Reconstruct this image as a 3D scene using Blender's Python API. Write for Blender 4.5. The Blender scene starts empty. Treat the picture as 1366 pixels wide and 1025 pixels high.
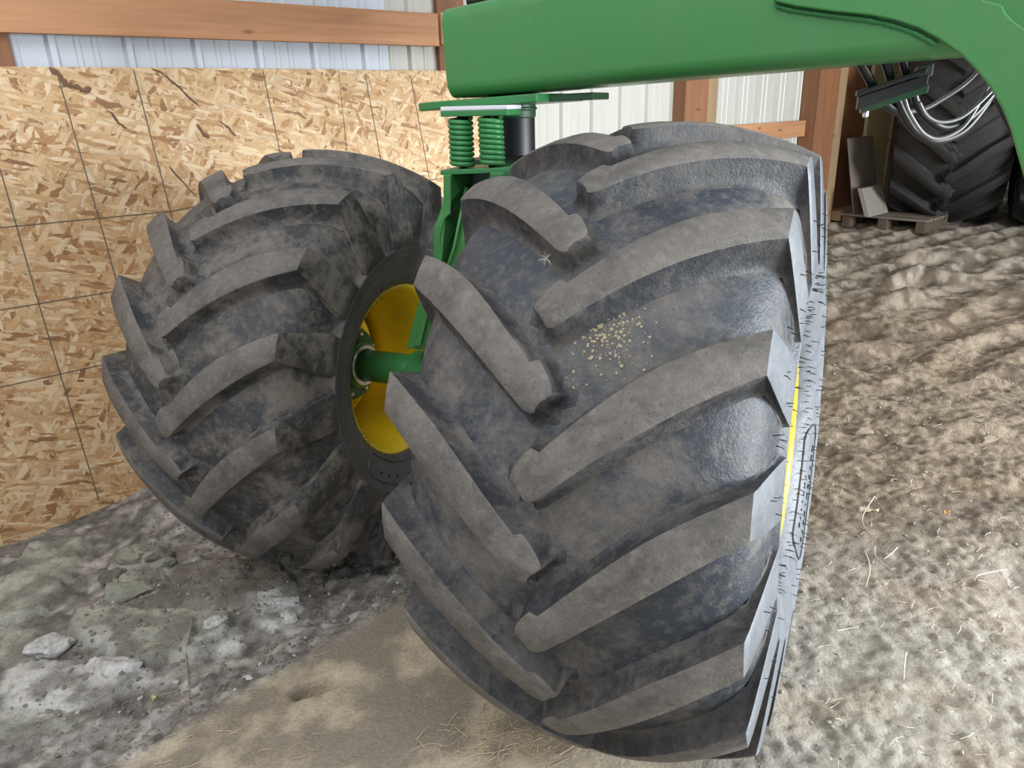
import bpy, bmesh, math, random
import numpy as np
from mathutils import Vector, Matrix
PI = math.pi
random.seed(7); rng = np.random.default_rng(7)
sc = bpy.context.scene
COL = sc.collection

# ------------------------------------------------------------------ camera
FPX, PITCH, ROLL, CAM_H = 988.39, 0.36, -0.030, 1.75
cF = np.array([0, math.cos(PITCH), -math.sin(PITCH)]); cR0 = np.array([1., 0, 0]); cU0 = np.cross(cR0, cF)
cR = math.cos(ROLL)*cR0 + math.sin(ROLL)*cU0
cU = -math.sin(ROLL)*cR0 + math.cos(ROLL)*cU0
cam_data = bpy.data.cameras.new('camera'); cam = bpy.data.objects.new('camera', cam_data); COL.objects.link(cam)
cam_data.sensor_width = 36; cam_data.lens = FPX/1366*36; cam_data.clip_start = .05; cam_data.clip_end = 300
M4 = Matrix(((cR[0], cU[0], -cF[0], 0), (cR[1], cU[1], -cF[1], 0), (cR[2], cU[2], -cF[2], CAM_H), (0, 0, 0, 1)))
cam.matrix_world = M4
sc.camera = cam

# ------------------------------------------------------------------ light
w = bpy.data.worlds.new('world'); sc.world = w; w.use_nodes = True
wn = w.node_tree; bg = wn.nodes['Background']
bg.inputs['Color'].default_value = (0.86, 0.93, 1.0, 1); bg.inputs['Strength'].default_value = 0.70
def area(name, loc, target, sx, sy, power, col):
    l = bpy.data.lights.new(name, 'AREA'); l.shape = 'RECTANGLE'; l.size = sx; l.size_y = sy; l.energy = power; l.color = col
    o = bpy.data.objects.new(name, l); COL.objects.link(o); o.location = loc
    d = Vector(target)-Vector(loc); o.rotation_euler = d.to_track_quat('-Z', 'Y').to_euler()
    return o
area('open_door_daylight', (6.4, 0.2, 1.9), (0.9, 2.2, 0.7), 3.0, 2.0, 900, (.90, .96, 1.0))
area('skylight_panel_daylight', (-1.0, -0.6, 4.6), (-0.4, 2.6, 0.5), 3.5, 3.0, 130, (1.0, .98, .95))
sc.view_settings.view_transform = 'Standard'; sc.view_settings.look = 'None'
sc.view_settings.exposure = 0.0; sc.view_settings.gamma = 1.0
sc.view_settings.use_curve_mapping = False

# ------------------------------------------------------------------ helpers
def ray(px, py):
    return cF + cR*(px-683)/FPX - cU*(py-512.5)/FPX
def at(px, py, d):                    # point seen at a pixel at forward distance d (metres along +Y)
    r = ray(px, py); P = r*(d/r[1]); P[2] += CAM_H; return P
def link(o, parent=None):
    COL.objects.link(o)
    if parent is not None: o.parent = parent
    return o
def mesh_obj(name, verts, faces, mat, parent=None, smooth=False, mats=None, fmat=None, uvfn=None):
    me = bpy.data.meshes.new(name)
    me.from_pydata([tuple(map(float, v)) for v in verts], [], [tuple(map(int, f)) for f in faces]); me.update()
    for m in (mats or [mat]): me.materials.append(m)
    if fmat is not None: me.polygons.foreach_set('material_index', np.array(fmat, dtype=np.int32))
    if smooth: me.polygons.foreach_set('use_smooth', np.ones(len(me.polygons), dtype=bool))
    return link(bpy.data.objects.new(name, me), parent)
def bm_obj(name, bm, mat, parent=None, smooth=False):
    me = bpy.data.meshes.new(name); bmesh.ops.recalc_face_normals(bm, faces=bm.faces); bm.to_mesh(me); bm.free()
    me.materials.append(mat)
    if smooth: me.polygons.foreach_set('use_smooth', np.ones(len(me.polygons), dtype=bool))
    return link(bpy.data.objects.new(name, me), parent)
def tag(o, label=None, cat=None, group=None, kind=None):
    if label: o['label'] = label
    if cat: o['category'] = cat
    if group: o['group'] = group
    if kind: o['kind'] = kind
    return o
def empty(name, loc=(0, 0, 0)):
    o = bpy.data.objects.new(name, None); o.empty_display_size = .1; o.location = loc; COL.objects.link(o); return o
def bevel(bm, w, seg=2):
    bmesh.ops.bevel(bm, geom=list(bm.edges), offset=w, segments=seg, profile=.5, affect='EDGES', clamp_overlap=True)
def box8(pts, bw=0, seg=2):            # 8 points: bottom loop 4, top loop 4
    bm = bmesh.new(); v = [bm.verts.new(tuple(map(float, p))) for p in pts]
    for f in ((0, 1, 2, 3), (7, 6, 5, 4), (0, 4, 5, 1), (1, 5, 6, 2), (2, 6, 7, 3), (3, 7, 4, 0)): bm.faces.new([v[i] for i in f])
    bmesh.ops.recalc_face_normals(bm, faces=bm.faces)
    if bw: bevel(bm, bw, seg)
    return bm
def frame_box(o, ax, ay, az, x, y, z, bw=0, seg=2):   # box in a frame given by origin and three axes
    o, ax, ay, az = map(lambda q: np.array(q, float), (o, ax, ay, az))
    return box8([o+ax*i+ay*j+az*k for k in z for i, j in ((x[0], y[0]), (x[1], y[0]), (x[1], y[1]), (x[0], y[1]))], bw, seg)
def prism(poly, thick_vec, bw=0, seg=2):
    bm = bmesh.new(); n = len(poly); t = np.array(thick_vec, float)
    a = [bm.verts.new(tuple(map(float, p))) for p in poly]; b = [bm.verts.new(tuple(map(float, np.array(p)+t))) for p in poly]
    bm.faces.new(a); bm.faces.new(b[::-1])
    for i in range(n): bm.faces.new([a[i], b[i], b[(i+1) % n], a[(i+1) % n]])
    bmesh.ops.recalc_face_normals(bm, faces=bm.faces)
    if bw: bevel(bm, bw, seg)
    return bm
def frames(path):
    path = [np.array(p, float) for p in path]; n = len(path); out = []; up = None
    for i in range(n):
        t = path[min(i+1, n-1)]-path[max(i-1, 0)]; t /= np.linalg.norm(t)
        if up is None:
            up = np.array([0, 0, 1.]) if abs(t[2]) < .9 else np.array([1., 0, 0])
        s = np.cross(t, up); s /= np.linalg.norm(s); up = np.cross(s, t); out.append((path[i], s, up))
    return out
def tube_geo(path, rad, seg=10, caps=True):
    V = []; Fc = []; fr = frames(path)
    for i, (p, s, u) in enumerate(fr):
        r = rad[i] if hasattr(rad, '__len__') else rad
        for k in range(seg):
            a = 2*PI*k/seg; V.append(p+s*math.cos(a)*r+u*math.sin(a)*r)
    for i in range(len(fr)-1):
        for k in range(seg):
            Fc.append((i*seg+k, i*seg+(k+1) % seg, (i+1)*seg+(k+1) % seg, (i+1)*seg+k))
    if caps: Fc += [tuple(range(seg))[::-1], tuple((len(fr)-1)*seg+k for k in range(seg))]
    return V, Fc
def tube(name, path, rad, mat, parent=None, seg=10, smooth=True):
    V, Fc = tube_geo(path, rad, seg); o = mesh_obj(name, V, Fc, mat, parent, smooth)
    for p in o.data.polygons:
        if len(p.vertices) > 4: p.use_smooth = False
    return o
def spline(pts, n=12):
    P = [np.array(p, float) for p in pts]; P = [2*P[0]-P[1]]+P+[2*P[-1]-P[-2]]; out = []
    for i in range(1, len(P)-2):
        for k in range(n):
            t = k/n; a, b, c, d = P[i-1:i+3]
            out.append(.5*((2*b)+(c-a)*t+(2*a-5*b+4*c-d)*t*t+(3*b-a-3*c+d)*t**3))
    out.append(P[-2]); return out
def lathe_x(profile, seg=64, closed=False):       # profile of (x, r) turned about the X axis
    V = []; Fc = []; m = len(profile)
    for k in range(seg):
        a = 2*PI*k/seg
        for x, r in profile: V.append((x, -r*math.sin(a), r*math.cos(a)))
    mm = m if closed else m-1
    for k in range(seg):
        for i in range(mm):
            j = (i+1) % m; k2 = (k+1) % seg
            Fc.append((k*m+i, k*m+j, k2*m+j, k2*m+i))
    return V, Fc

# numpy noise ------------------------------------------------------------
def hsh(ix, iy, s=0):
    h = (ix.astype(np.int64)*374761393 + iy.astype(np.int64)*668265263 + s*982451653) & 0xffffffff
    h = ((h ^ (h >> 13))*1274126177) & 0xffffffff
    h = h ^ (h >> 16); return (h & 0xffff)/65535.0
def vnoise(x, y, s=0):
    ix = np.floor(x); iy = np.floor(y); fx = x-ix; fy = y-iy; fx = fx*fx*(3-2*fx); fy = fy*fy*(3-2*fy)
    a = hsh(ix, iy, s); b = hsh(ix+1, iy, s); c = hsh(ix, iy+1, s); d = hsh(ix+1, iy+1, s)
    return (a*(1-fx)+b*fx)*(1-fy)+(c*(1-fx)+d*fx)*fy
def fbm(x, y, s=0, o=4):
    t = 0; a = .5
    for i in range(o): t = t+a*(vnoise(x*2**i+i*17.3, y*2**i-i*9.1, s+i)-.5); a *= .55
    return t
def voro(x, y, s=0):                      # F1, F2, cell random
    ix = np.floor(x); iy = np.floor(y); f1 = np.full(x.shape, 9.); f2 = f1.copy(); rnd = np.zeros(x.shape)
    for i in (-1, 0, 1):
        for j in (-1, 0, 1):
            cx = ix+i; cy = iy+j; px = cx+hsh(cx, cy, s); py = cy+hsh(cx, cy, s+5); d = np.hypot(px-x, py-y)
            n = d < f1; f2 = np.where(n, f1, np.minimum(f2, d)); rnd = np.where(n, hsh(cx, cy, s+9), rnd); f1 = np.where(n, d, f1)
    return f1, f2, rnd
def sst(a, b, x):
    t = np.clip((x-a)/(b-a), 0, 1); return t*t*(3-2*t)

# ------------------------------------------------------------------ materials
class Mat:
    def __init__(s, name, rough=.6, metal=0., col=(.5, .5, .5), spec=.5):
        s.m = bpy.data.materials.new(name); s.m.use_nodes = True; s.n = s.m.node_tree.nodes; s.l = s.m.node_tree.links
        s.b = s.n['Principled BSDF']; s.b.inputs['Roughness'].default_value = rough; s.b.inputs['Metallic'].default_value = metal
        s.b.inputs['Base Color'].default_value = (*col, 1); s.b.inputs['Specular IOR Level'].default_value = spec
    def node(s, t, **k):
        n = s.n.new(t)
        for a, v in k.items():
            if a in n.inputs and not hasattr(type(n), a): n.inputs[a].default_value = v
            else: setattr(n, a, v)
        return n
    def coord(s, scale=(1, 1, 1), rot=(0, 0, 0), kind='Object', warp=0, wscale=3):
        t = s.n.new('ShaderNodeTexCoord'); m = s.n.new('ShaderNodeMapping'); s.l.new(t.outputs[kind], m.inputs[0])
        m.inputs['Scale'].default_value = scale; m.inputs['Rotation'].default_value = rot
        return m.outputs[0]
    def noise(s, vec, scale, detail=4, rough=.55, dist=0):
        n = s.n.new('ShaderNodeTexNoise'); n.inputs['Scale'].default_value = scale; n.inputs['Detail'].default_value = detail
        n.inputs['Roughness'].default_value = rough; n.inputs['Distortion'].default_value = dist; s.l.new(vec, n.inputs['Vector']); return n.outputs['Fac']
    def voro(s, vec, scale, feature='F1', rnd=1.):
        n = s.n.new('ShaderNodeTexVoronoi'); n.feature = feature; n.inputs['Scale'].default_value = scale; n.inputs['Randomness'].default_value = rnd
        s.l.new(vec, n.inputs['Vector']); return n
    def ramp(s, fac, stops, interp='LINEAR'):
        n = s.n.new('ShaderNodeValToRGB'); s.l.new(fac, n.inputs[0]); r = n.color_ramp; r.interpolation = interp
        while len(r.elements) < len(stops): r.elements.new(.5)
        for e, (p, c) in zip(r.elements, stops):
            e.position = p; e.color = (*c, 1) if hasattr(c, '__len__') else (c, c, c, 1)
        return n.outputs['Color']
    def mix(s, fac, a, b, mode='MIX'):
        n = s.n.new('ShaderNodeMix'); n.data_type = 'RGBA'; n.blend_type = mode
        for i, v in ((0, fac), (6, a), (7, b)):
            if isinstance(v, bpy.types.NodeSocket): s.l.new(v, n.inputs[i])
            else: n.inputs[i].default_value = (*v, 1) if hasattr(v, '__len__') else v
        return n.outputs[2]
    def math(s, op, a, b=0.):
        n = s.n.new('ShaderNodeMath'); n.operation = op
        for i, v in enumerate((a, b)):
            if isinstance(v, bpy.types.NodeSocket): s.l.new(v, n.inputs[i])
            else: n.inputs[i].default_value = v
        return n.outputs[0]
    def color(s, c): s.l.new(c, s.b.inputs['Base Color'])
    def rough(s, c): s.l.new(c, s.b.inputs['Roughness'])
    def bump(s, h, strength=.3, dist=.01):
        n = s.n.new('ShaderNodeBump'); n.inputs['Strength'].default_value = strength; n.inputs['Distance'].default_value = dist
        s.l.new(h, n.inputs['Height']); s.l.new(n.outputs[0], s.b.inputs['Normal'])

def rubber(name, dark, dust, lo, hi, rough=.5, scale=3.0, spec=.5, fine=(.02, .4)):
    m = Mat(name, rough, spec=spec); v = m.coord(); oi = m.n.new('ShaderNodeObjectInfo'); mu = m.n.new('ShaderNodeVectorMath'); mu.operation = 'MULTIPLY_ADD'; m.l.new(oi.outputs['Random'], mu.inputs[0]); mu.inputs[1].default_value = (3.7, 5.1, 4.3); m.l.new(v, mu.inputs[2]); v = mu.outputs[0]
    big = m.math('ADD', m.math('MULTIPLY', m.noise(v, scale, 8, .72, .5), .72), m.math('MULTIPLY', m.noise(v, scale*5.5, 6, .75), .28))
    mask = m.ramp(big, [(lo, 0.), (hi, 1.)])
    sp = m.noise(v, 45, 5, .7); speck = m.ramp(sp, [(.5, .0), (.72, 1.)])
    tone = m.mix(m.ramp(m.noise(v, 9, 5, .7), [(.3, 0.), (.75, 1.)]), dark, tuple(c*1.75 for c in dark))
    c = m.mix(mask, tone, dust)
    c = m.mix(m.math('MULTIPLY', speck, .35), c, tuple(min(1, q*1.5+.02) for q in dust))
    c = m.mix(m.math('MULTIPLY', m.ramp(m.noise(v, 120, 3, .6), [(.62, 0.), (.72, 1.)]), .5), c, (.02, .02, .02))
    m.color(c)
    m.rough(m.mix(mask, (rough,)*3, (min(1, rough+.3),)*3))
    m.bump(m.math('ADD', m.noise(v, 160, 4, .7), m.noise(v, 30, 4, .7)), .5, .004)
    return m.m
RUB = rubber('tyre_rubber', (.028, .033, .042), (.150, .135, .121), .47, .60, .42, 3.4)
RUBT = rubber('worn_lug_rubber', (.066, .061, .057), (.190, .170, .152), .40, .62, .6, 6)
RUBF = rubber('lug_flank_rubber', (.026, .028, .033), (.125, .112, .100), .46, .62, .5, 5)
RUBS = rubber('sheen_sidewall_rubber', (.125, .138, .158), (.21, .214, .222), .5, .85, .36, 3, .6)  # door sheen put into the colour: paler and bluer than the other rubber
RUBL = rubber('muddy_rubber', (.028, .030, .034), (.165, .146, .127), .46, .57, .5, 5)
RUBR = rubber('bead_rubber', (.052, .054, .058), (.11, .105, .10), .5, .8, .5, 4)
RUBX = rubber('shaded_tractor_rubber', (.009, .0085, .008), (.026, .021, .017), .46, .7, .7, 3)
HAIR = Mat('rubber_hair', .6, col=(.012, .012, .012)).m

def paint(name, col, dirt=(.12, .10, .08), rough=.32, amt=.5):
    m = Mat(name, rough); v = m.coord()
    d = m.ramp(m.noise(v, 5, 6, .65), [(.48, 0.), (.8, 1.)])
    c = m.mix(m.math('MULTIPLY', m.noise(v, 1.6, 2), .35), col, tuple(q*1.25 for q in col))
    c = m.mix(m.math('MULTIPLY', d, amt), c, dirt)
    scr = m.ramp(m.noise(m.coord((6, 6, 40), (0, .6, .3)), 6, 2, .5), [(.70, 0.), (.74, 1.)])
    c = m.mix(m.math('MULTIPLY', scr, .10), c, (.55, .65, .55))
    m.color(c); m.rough(m.mix(d, (rough,)*3, (rough+.25,)*3)); m.bump(m.noise(v, 90, 2), .05, .002)
    return m.m
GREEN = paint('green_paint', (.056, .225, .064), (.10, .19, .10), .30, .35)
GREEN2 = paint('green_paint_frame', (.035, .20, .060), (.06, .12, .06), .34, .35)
DKGREEN = paint('dark_grimy_green_paint', (.018, .085, .034), (.02, .02, .018), .4, .7)
YELLOW = paint('yellow_paint', (.72, .50, .015), (.30, .20, .05), .35, .35)
STEEL = Mat('bare_steel', .32, .9, (.66, .66, .70)).m
PLASTIC = Mat('white_plastic_pad', .35, 0, (.75, .73, .80)).m
BLACK = paint('black_steel', (.022, .022, .024), (.08, .07, .06), .5, .4)
HOSE = Mat('black_rubber_hose', .38, 0, (.012, .012, .013), .6).m
HOSEG = Mat('grey_sleeved_hose', .3, .0, (.16, .16, .155), .7).m

def wood(name, a, b, rough=.6, dirt=0.0, axis=(1, 1, 1), grain=22):
    m = Mat(name, rough); oi = m.n.new('ShaderNodeObjectInfo')
    v = m.coord((.8*axis[0], .8*axis[1], .8*axis[2]))
    add = m.n.new('ShaderNodeVectorMath'); add.operation = 'ADD'; m.l.new(v, add.inputs[0]); m.l.new(oi.outputs['Random'], add.inputs[1]); v = add.outputs[0]
    g = m.noise(v, grain, 5, .6, 1.2); g2 = m.noise(v, 5, 3, .5, .8)
    c = m.mix(m.ramp(g, [(.3, 0.), (.7, 1.)]), a, b)
    c = m.mix(m.math('MULTIPLY', m.ramp(g2, [(.45, 0.), (.8, 1.)]), .5), c, tuple(q*.55 for q in a))
    kn = m.voro(m.coord((2.2, 2.2, 7)), 1.1); k = m.ramp(kn.outputs['Distance'], [(.05, 1.), (.11, 0.)])
    c = m.mix(m.math('MULTIPLY', k, .75), c, (.10, .035, .015))
    if dirt: c = m.mix(m.math('MULTIPLY', m.ramp(m.noise(m.coord(), 2.5, 6, .7), [(.4, 0.), (.7, 1.)]), dirt), c, (.16, .13, .10))
    m.color(c); m.bump(g, .12, .002); return m.m
LUMBER = wood('fir_lumber', (.42, .19, .085), (.58, .30, .15), .6, 0, (.06, .06, 1))
POSTW = wood('post_lumber', (.21, .085, .034), (.30, .13, .058), .65, .15, (1, 1, .06))
PALEW = wood('pale_edge_lumber', (.30, .19, .10), (.40, .27, .15), .65, .2, (1, 1, .06))
PLY = wood('weathered_plywood', (.15, .125, .095), (.22, .185, .145), .75, .5, (1, 1, .1), 12)
CREAM = Mat('cream_painted_board', .55, 0, (.50, .44, .24)).m

def osb():
    m = Mat('strand_board', .62); out = None
    layers = [((12, 1, 46), .45, 1.0), ((12, 1, 50), -.75, 1.0), ((15, 1, 52), 1.25, .9), ((14, 1, 50), -1.3, .9), ((10, 1, 44), .9, 1.0), ((11, 1, 58), -.25, 1.1)]
    pal = [(0., (.24, .11, .045)), (.09, (.44, .22, .09)), (.25, (.60, .36, .17)), (.5, (.74, .50, .27)), (.8, (.86, .68, .45)), (1., (.64, .38, .17))]
    c = None; hgt = None
    for i, (sca, rot, k) in enumerate(layers):
        t = m.n.new('ShaderNodeTexCoord'); r = m.n.new('ShaderNodeMapping'); r.vector_type = 'POINT'; r.inputs['Rotation'].default_value = (0, rot, 0); r.inputs['Location'].default_value = (i*3.1, 0, i*1.7)
        m.l.new(t.outputs['Object'], r.inputs[0])
        s2 = m.n.new('ShaderNodeVectorMath'); s2.operation = 'MULTIPLY'; m.l.new(r.outputs[0], s2.inputs[0]); s2.inputs[1].default_value = (sca[0]*k, .0, sca[2]*k)
        nz = m.n.new('ShaderNodeTexNoise'); nz.inputs['Scale'].default_value = 9; nz.inputs['Detail'].default_value = 3; m.l.new(r.outputs[0], nz.inputs['Vector'])
        wv = m.n.new('ShaderNodeVectorMath'); wv.operation = 'MULTIPLY_ADD'; m.l.new(nz.outputs['Color'], wv.inputs[0]); wv.inputs[1].default_value = (1.7, 0, 2.6); m.l.new(s2.outputs[0], wv.inputs[2])
        v = m.voro(wv.outputs[0], 1.0); sep = m.n.new('ShaderNodeSeparateColor'); m.l.new(v.outputs['Color'], sep.inputs[0])
        cc = m.ramp(sep.outputs[0], pal)
        edge = m.ramp(v.outputs['Distance'], [(.42, 0.), (.75, 1.)])
        cc = m.mix(m.math('MULTIPLY', edge, .30), cc, (.24, .12, .05))
        if c is None: c = cc; hgt = sep.outputs[1]
        else:
            sel = m.math('GREATER_THAN', sep.outputs[2], .60); c = m.mix(sel, c, cc); hgt = m.mix(sel, hgt, sep.outputs[1])
    vv = m.coord()
    c = m.mix(m.ramp(m.noise(vv, 1.3, 4, .6), [(.35, 0.), (.7, 1.)]), m.mix(.22, c, (.56, .33, .15)), c)
    fib = m.noise(m.coord((12, 1, 60), (0, .4, 0)), 2.2, 4, .7)
    c = m.mix(m.math('MULTIPLY', m.ramp(fib, [(.56, 0.), (.68, 1.)]), .45), c, (.92, .78, .54))
    chip = m.ramp(m.noise(m.coord((14, 1, 40), (0, -.7, 0)), 1.6, 3, .7), [(.66, 0.), (.72, 1.)])
    c = m.mix(m.math('MULTIPLY', chip, .7), c, (.27, .13, .055))
    m.color(c); m.bump(hgt, .25, .003); return m.m
OSB = osb()
CHALK = Mat('grey_chalk_line', .9, 0, (.16, .135, .10)).m
BARK = Mat('bark_streak', .9, 0, (.19, .11, .065)).m

def corr(name, base, rust=.15):
    m = Mat(name, .42, .0, base); v = m.coord((1, 1, .35))
    c = m.mix(m.math('MULTIPLY', m.ramp(m.noise(v, 4, 6, .7), [(.45, 0.), (.8, 1.)]), rust), base, (.42, .36, .28)); m.color(c)
    return m.m
METAL = corr('galvanised_sheet', (.60, .65, .72)); WHITEM = corr('white_painted_sheet', (.52, .51, .46), .4)

# ------------------------------------------------------------------ ground shape
def to_ground(px, py, z):
    r = ray(px, py); return r[:2]*((z-CAM_H)/r[2])
BLOBS = []      # (x, y, rx, ry, angle, height)
for (px, py, w_, d_, hh) in [(a_, b_, c_, d1_, e_*.62) for a_, b_, c_, d1_, e_ in ((1245, 343, .62, .24, .10), (1215, 372, .55, .22, .11), (1185, 402, .48, .2, .10), (1157, 440, .42, .17, .10), (1118, 470, .34, .15, .08),
                             (1262, 372, .4, .2, .06), (1235, 402, .4, .17, .05), (1205, 432, .4, .15, .05), (1180, 466, .36, .14, .05),
                             (1125, 500, .3, .12, .05), (1150, 540, .3, .1, .04), (1300, 570, .25, .06, .035), (1330, 575, .2, .05, .03))]:
    g = to_ground(px, py, .06)
    for _ in range(9): g = to_ground(px, py, .02+.50*float(np.clip(((g[0]*.75+g[1]*.65)-2.6)/5.8, 0, 1)**2*(3-2*np.clip(((g[0]*.75+g[1]*.65)-2.6)/5.8, 0, 1))));
    BLOBS.append((g[0], g[1], w_/2, d_/2, -.35, hh))
def base_h(x, y):
    s = x*.75+y*.65
    return .02+.50*sst(2.6, 8.4, s)*1.0 - .07*sst(.4, -1.6, x)
LA, LB = to_ground(140, 1021, 0.), to_ground(560, 790, 0.)
def ridge_side(x, y):                 # >0 on the tan side, <0 on the rubble side
    d = LB-LA; n = np.array([d[1], -d[0]]); n /= np.linalg.norm(n)
    return (x-LA[0])*n[0]+(y-LA[1])*n[1]
SLABS = [(0, .034, [(-40, 790), (0, 770), (35, 712), (110, 708), (105, 735), (60, 800), (0, 818), (-40, 830)]),
 (0, .036, [(100, 800), (150, 795), (310, 808), (300, 840), (262, 862), (175, 872), (150, 862), (85, 832)]),
 (2, .034, [(230, 745), (300, 738), (370, 745), (400, 775), (350, 792), (215, 800), (160, 795), (225, 775)]),
 (0, .030, [(150, 730), (215, 712), (222, 750), (170, 775), (138, 765)]),
 (1, .024, [(330, 790), (395, 778), (413, 805), (365, 832), (330, 820)]),
 (1, .022, [(258, 845), (320, 822), (325, 850), (268, 862)]),
 (1, .018, [(0, 880), (40, 860), (200, 878), (195, 895), (120, 925), (75, 935), (0, 930)]),
 (0, .018, [(-30, 930), (80, 930), (95, 952), (20, 968), (-30, 970)]),
 (0, .016, [(0, 830), (40, 822), (75, 850), (20, 872), (-10, 872)])]
SLABG = [(k_, h_, np.array([to_ground(a_, b_, -.04) for a_, b_ in pl_])) for k_, h_, pl_ in SLABS]
def slab_fields(x, y):                # raised height and the three clay masks
    wx = x+.035*fbm(x*16, y*16, 101, 4); wy = y+.035*fbm(x*16, y*16, 102, 4); hh = np.zeros(np.shape(x)); ms = [np.zeros(np.shape(x)) for _ in range(3)]
    for k_, h_, P in SLABG:
        d = np.full(np.shape(x), 9.); ins = np.zeros(np.shape(x), bool); n = len(P)
        for i in range(n):
            a, b = P[i], P[(i+1) % n]; e = b-a; t = np.clip(((wx-a[0])*e[0]+(wy-a[1])*e[1])/(e@e), 0, 1)
            d = np.minimum(d, np.hypot(wx-a[0]-t*e[0], wy-a[1]-t*e[1]))
            c = ((a[1] > wy) != (b[1] > wy)) & (wx < (b[0]-a[0])*(wy-a[1])/(b[1]-a[1]+1e-12)+a[0]); ins ^= c
        sd = np.where(ins, d, -d); hh = np.maximum(hh, h_*sst(-.006, .016, sd)); ms[k_] = np.maximum(ms[k_], sst(-.012, .008, sd))
    return hh, ms
def ground_h(x, y):
    h = base_h(x, y)
    rs = ridge_side(x, y); left = sst(.05, -.10, rs)*sst(.5, .2, x); far = sst(2.4, 3.6, y)
    right = sst(.35, .9, x-.25*(y-1.9)); tan = (1-left)*(1-right)
    # rubble side: slabs and cracks
    wx = x+.06*fbm(x*7, y*7, 3); wy = y+.06*fbm(x*7, y*7, 4)
    f1, f2, rn = voro(wx*5.2, wy*7.5, 2); crack = sst(.0, .10, f2-f1)
    slab = (rn-.35)*.055*crack-.020*(1-crack)
    f1b, f2b, rb = voro(wx*19+3, wy*22, 12)
    wall_near = sst(1.2, .35, (x+2.0061)*-.652+(y-3.3327)*.758*-1+2.2*0)  # unused shape factor, smooth
    sh, ms_ = slab_fields(x, y); on = np.clip(ms_[0]+ms_[1]+ms_[2], 0, 1)
    f1d, f2d, rd = voro(wx*8+1, wy*13, 41); ck = sst(.0, .05, f2d-f1d)
    h = h+left*(sh-.016*on*(1-ck)+on*.010*(rd-.5)+(1-on)*(.35*slab+.028*fbm(x*9, y*9, 6, 5)+.014*(rb-.5)*sst(.0, .12, f2b-f1b)+.012*fbm(x*45, y*45, 8, 3))+on*.014*fbm(x*12, y*12, 7, 5)) - .05*left*sst(0, -.12, rs)
    h = h+left*.16*np.exp(-(((x+1.35)/.55)**2+((y-3.35)/.35)**2))
    # tan, trampled
    h = h+tan*(.022*fbm(x*3, y*3, 31, 4)+.004*fbm(x*40, y*40, 33, 3))
    # right: crumbly soil
    wv = .5+.5*np.sin((y*.93-x*.5)*2*PI/.34+3*fbm(x*1.1, y*1.1, 44, 3)*2+1.2*fbm(x*3, y*3, 9))
    crumb = right
    h = h+crumb*(.030*fbm(x*7, y*7, 51, 5)+.022*fbm(x*34, y*34, 52, 3)+.03*fbm(x*2, y*2, 53, 3))
    f1c, f2c, rc = voro(x*34+.5*fbm(x*20, y*20, 5), y*34, 32)
    h = h+right*.012*(1-f1c)*sst(.45, .6, .5+fbm(x*5, y*5, 77))*sst(4.2, 2.2, y)
    h = h+right*sst(3.6, 4.6, y)*.032*(wv**2-.3)+right*sst(3.4, 4.4, y)*.045*fbm(x*6+y*2, y*11, 63, 5)
    h = h+right*sst(2.2, 3.0, y)*.03*fbm(x*4.5-y*1.5, y*9, 61, 4)
    for bx, by, rx, ry, an, hh in BLOBS:
        c, s_ = math.cos(an), math.sin(an); u = (x-bx)*c+(y-by)*s_; v = -(x-bx)*s_+(y-by)*c
        h = h+hh*np.exp(-((u/rx)**4+(v/ry)**4))*(1+.9*fbm(x*14, y*14, 71, 3))
    # shallow hole in the tan crust
    hx, hy = to_ground(420, 912, .0); c, s_ = math.cos(.42), math.sin(.42); u = (x-hx)*c+(y-hy)*s_; v = -(x-hx)*s_+(y-hy)*c
    h = h-.10*np.exp(-((u/.065)**4+(v/.026)**4))+.010*np.exp(-((u/.09)**2+(v/.045)**2))
    # small heel of pushed soil around the near wheel
    return h
def gz(x, y): return float(ground_h(np.array([float(x)]), np.array([float(y)]))[0])
def on_ground(px, py, dz=0):
    z = .02
    for _ in range(8):
        g = to_ground(px, py, z+dz); z = gz(g[0], g[1])
    return np.array([g[0], g[1], z])
def axis(a0, a1, step, lo, hi, grow=1.06):
    c = list(np.arange(a0, a1, step)); s = step; v = c[-1]
    while v < hi: s = min(s*grow, .5); v += s; c.append(v)
    s = step; v = c[0]; L = []
    while v > lo: s = min(s*grow, .5); v -= s; L.append(v)
    return np.array(L[::-1]+c)
gx = axis(-2.3, 2.9, .0115, -9, 24, 1.022); gy = axis(1.2, 4.3, .0115, -3, 30, 1.012)
XX, YY = np.meshgrid(gx, gy)
ZZ = ground_h(XX, YY)
nx, ny = len(gx), len(gy)
V = np.stack([XX, YY, ZZ], -1).reshape(-1, 3)
i0 = (np.arange(ny-1)[:, None]*nx+np.arange(nx-1)[None]).reshape(-1)
Q = np.stack([i0, i0+1, i0+nx+1, i0+nx], -1)
me = bpy.data.meshes.new('floor'); me.vertices.add(len(V)); me.vertices.foreach_set('co', V.astype(np.float32).ravel())
me.loops.add(Q.size); me.loops.foreach_set('vertex_index', Q.astype(np.int32).ravel())
me.polygons.add(len(Q)); me.polygons.foreach_set('loop_start', np.arange(0, Q.size, 4, dtype=np.int32)); me.polygons.foreach_set('loop_total', np.full(len(Q), 4, dtype=np.int32))
me.update(calc_edges=True); me.polygons.foreach_set('use_smooth', np.ones(len(Q), dtype=bool))
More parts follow.
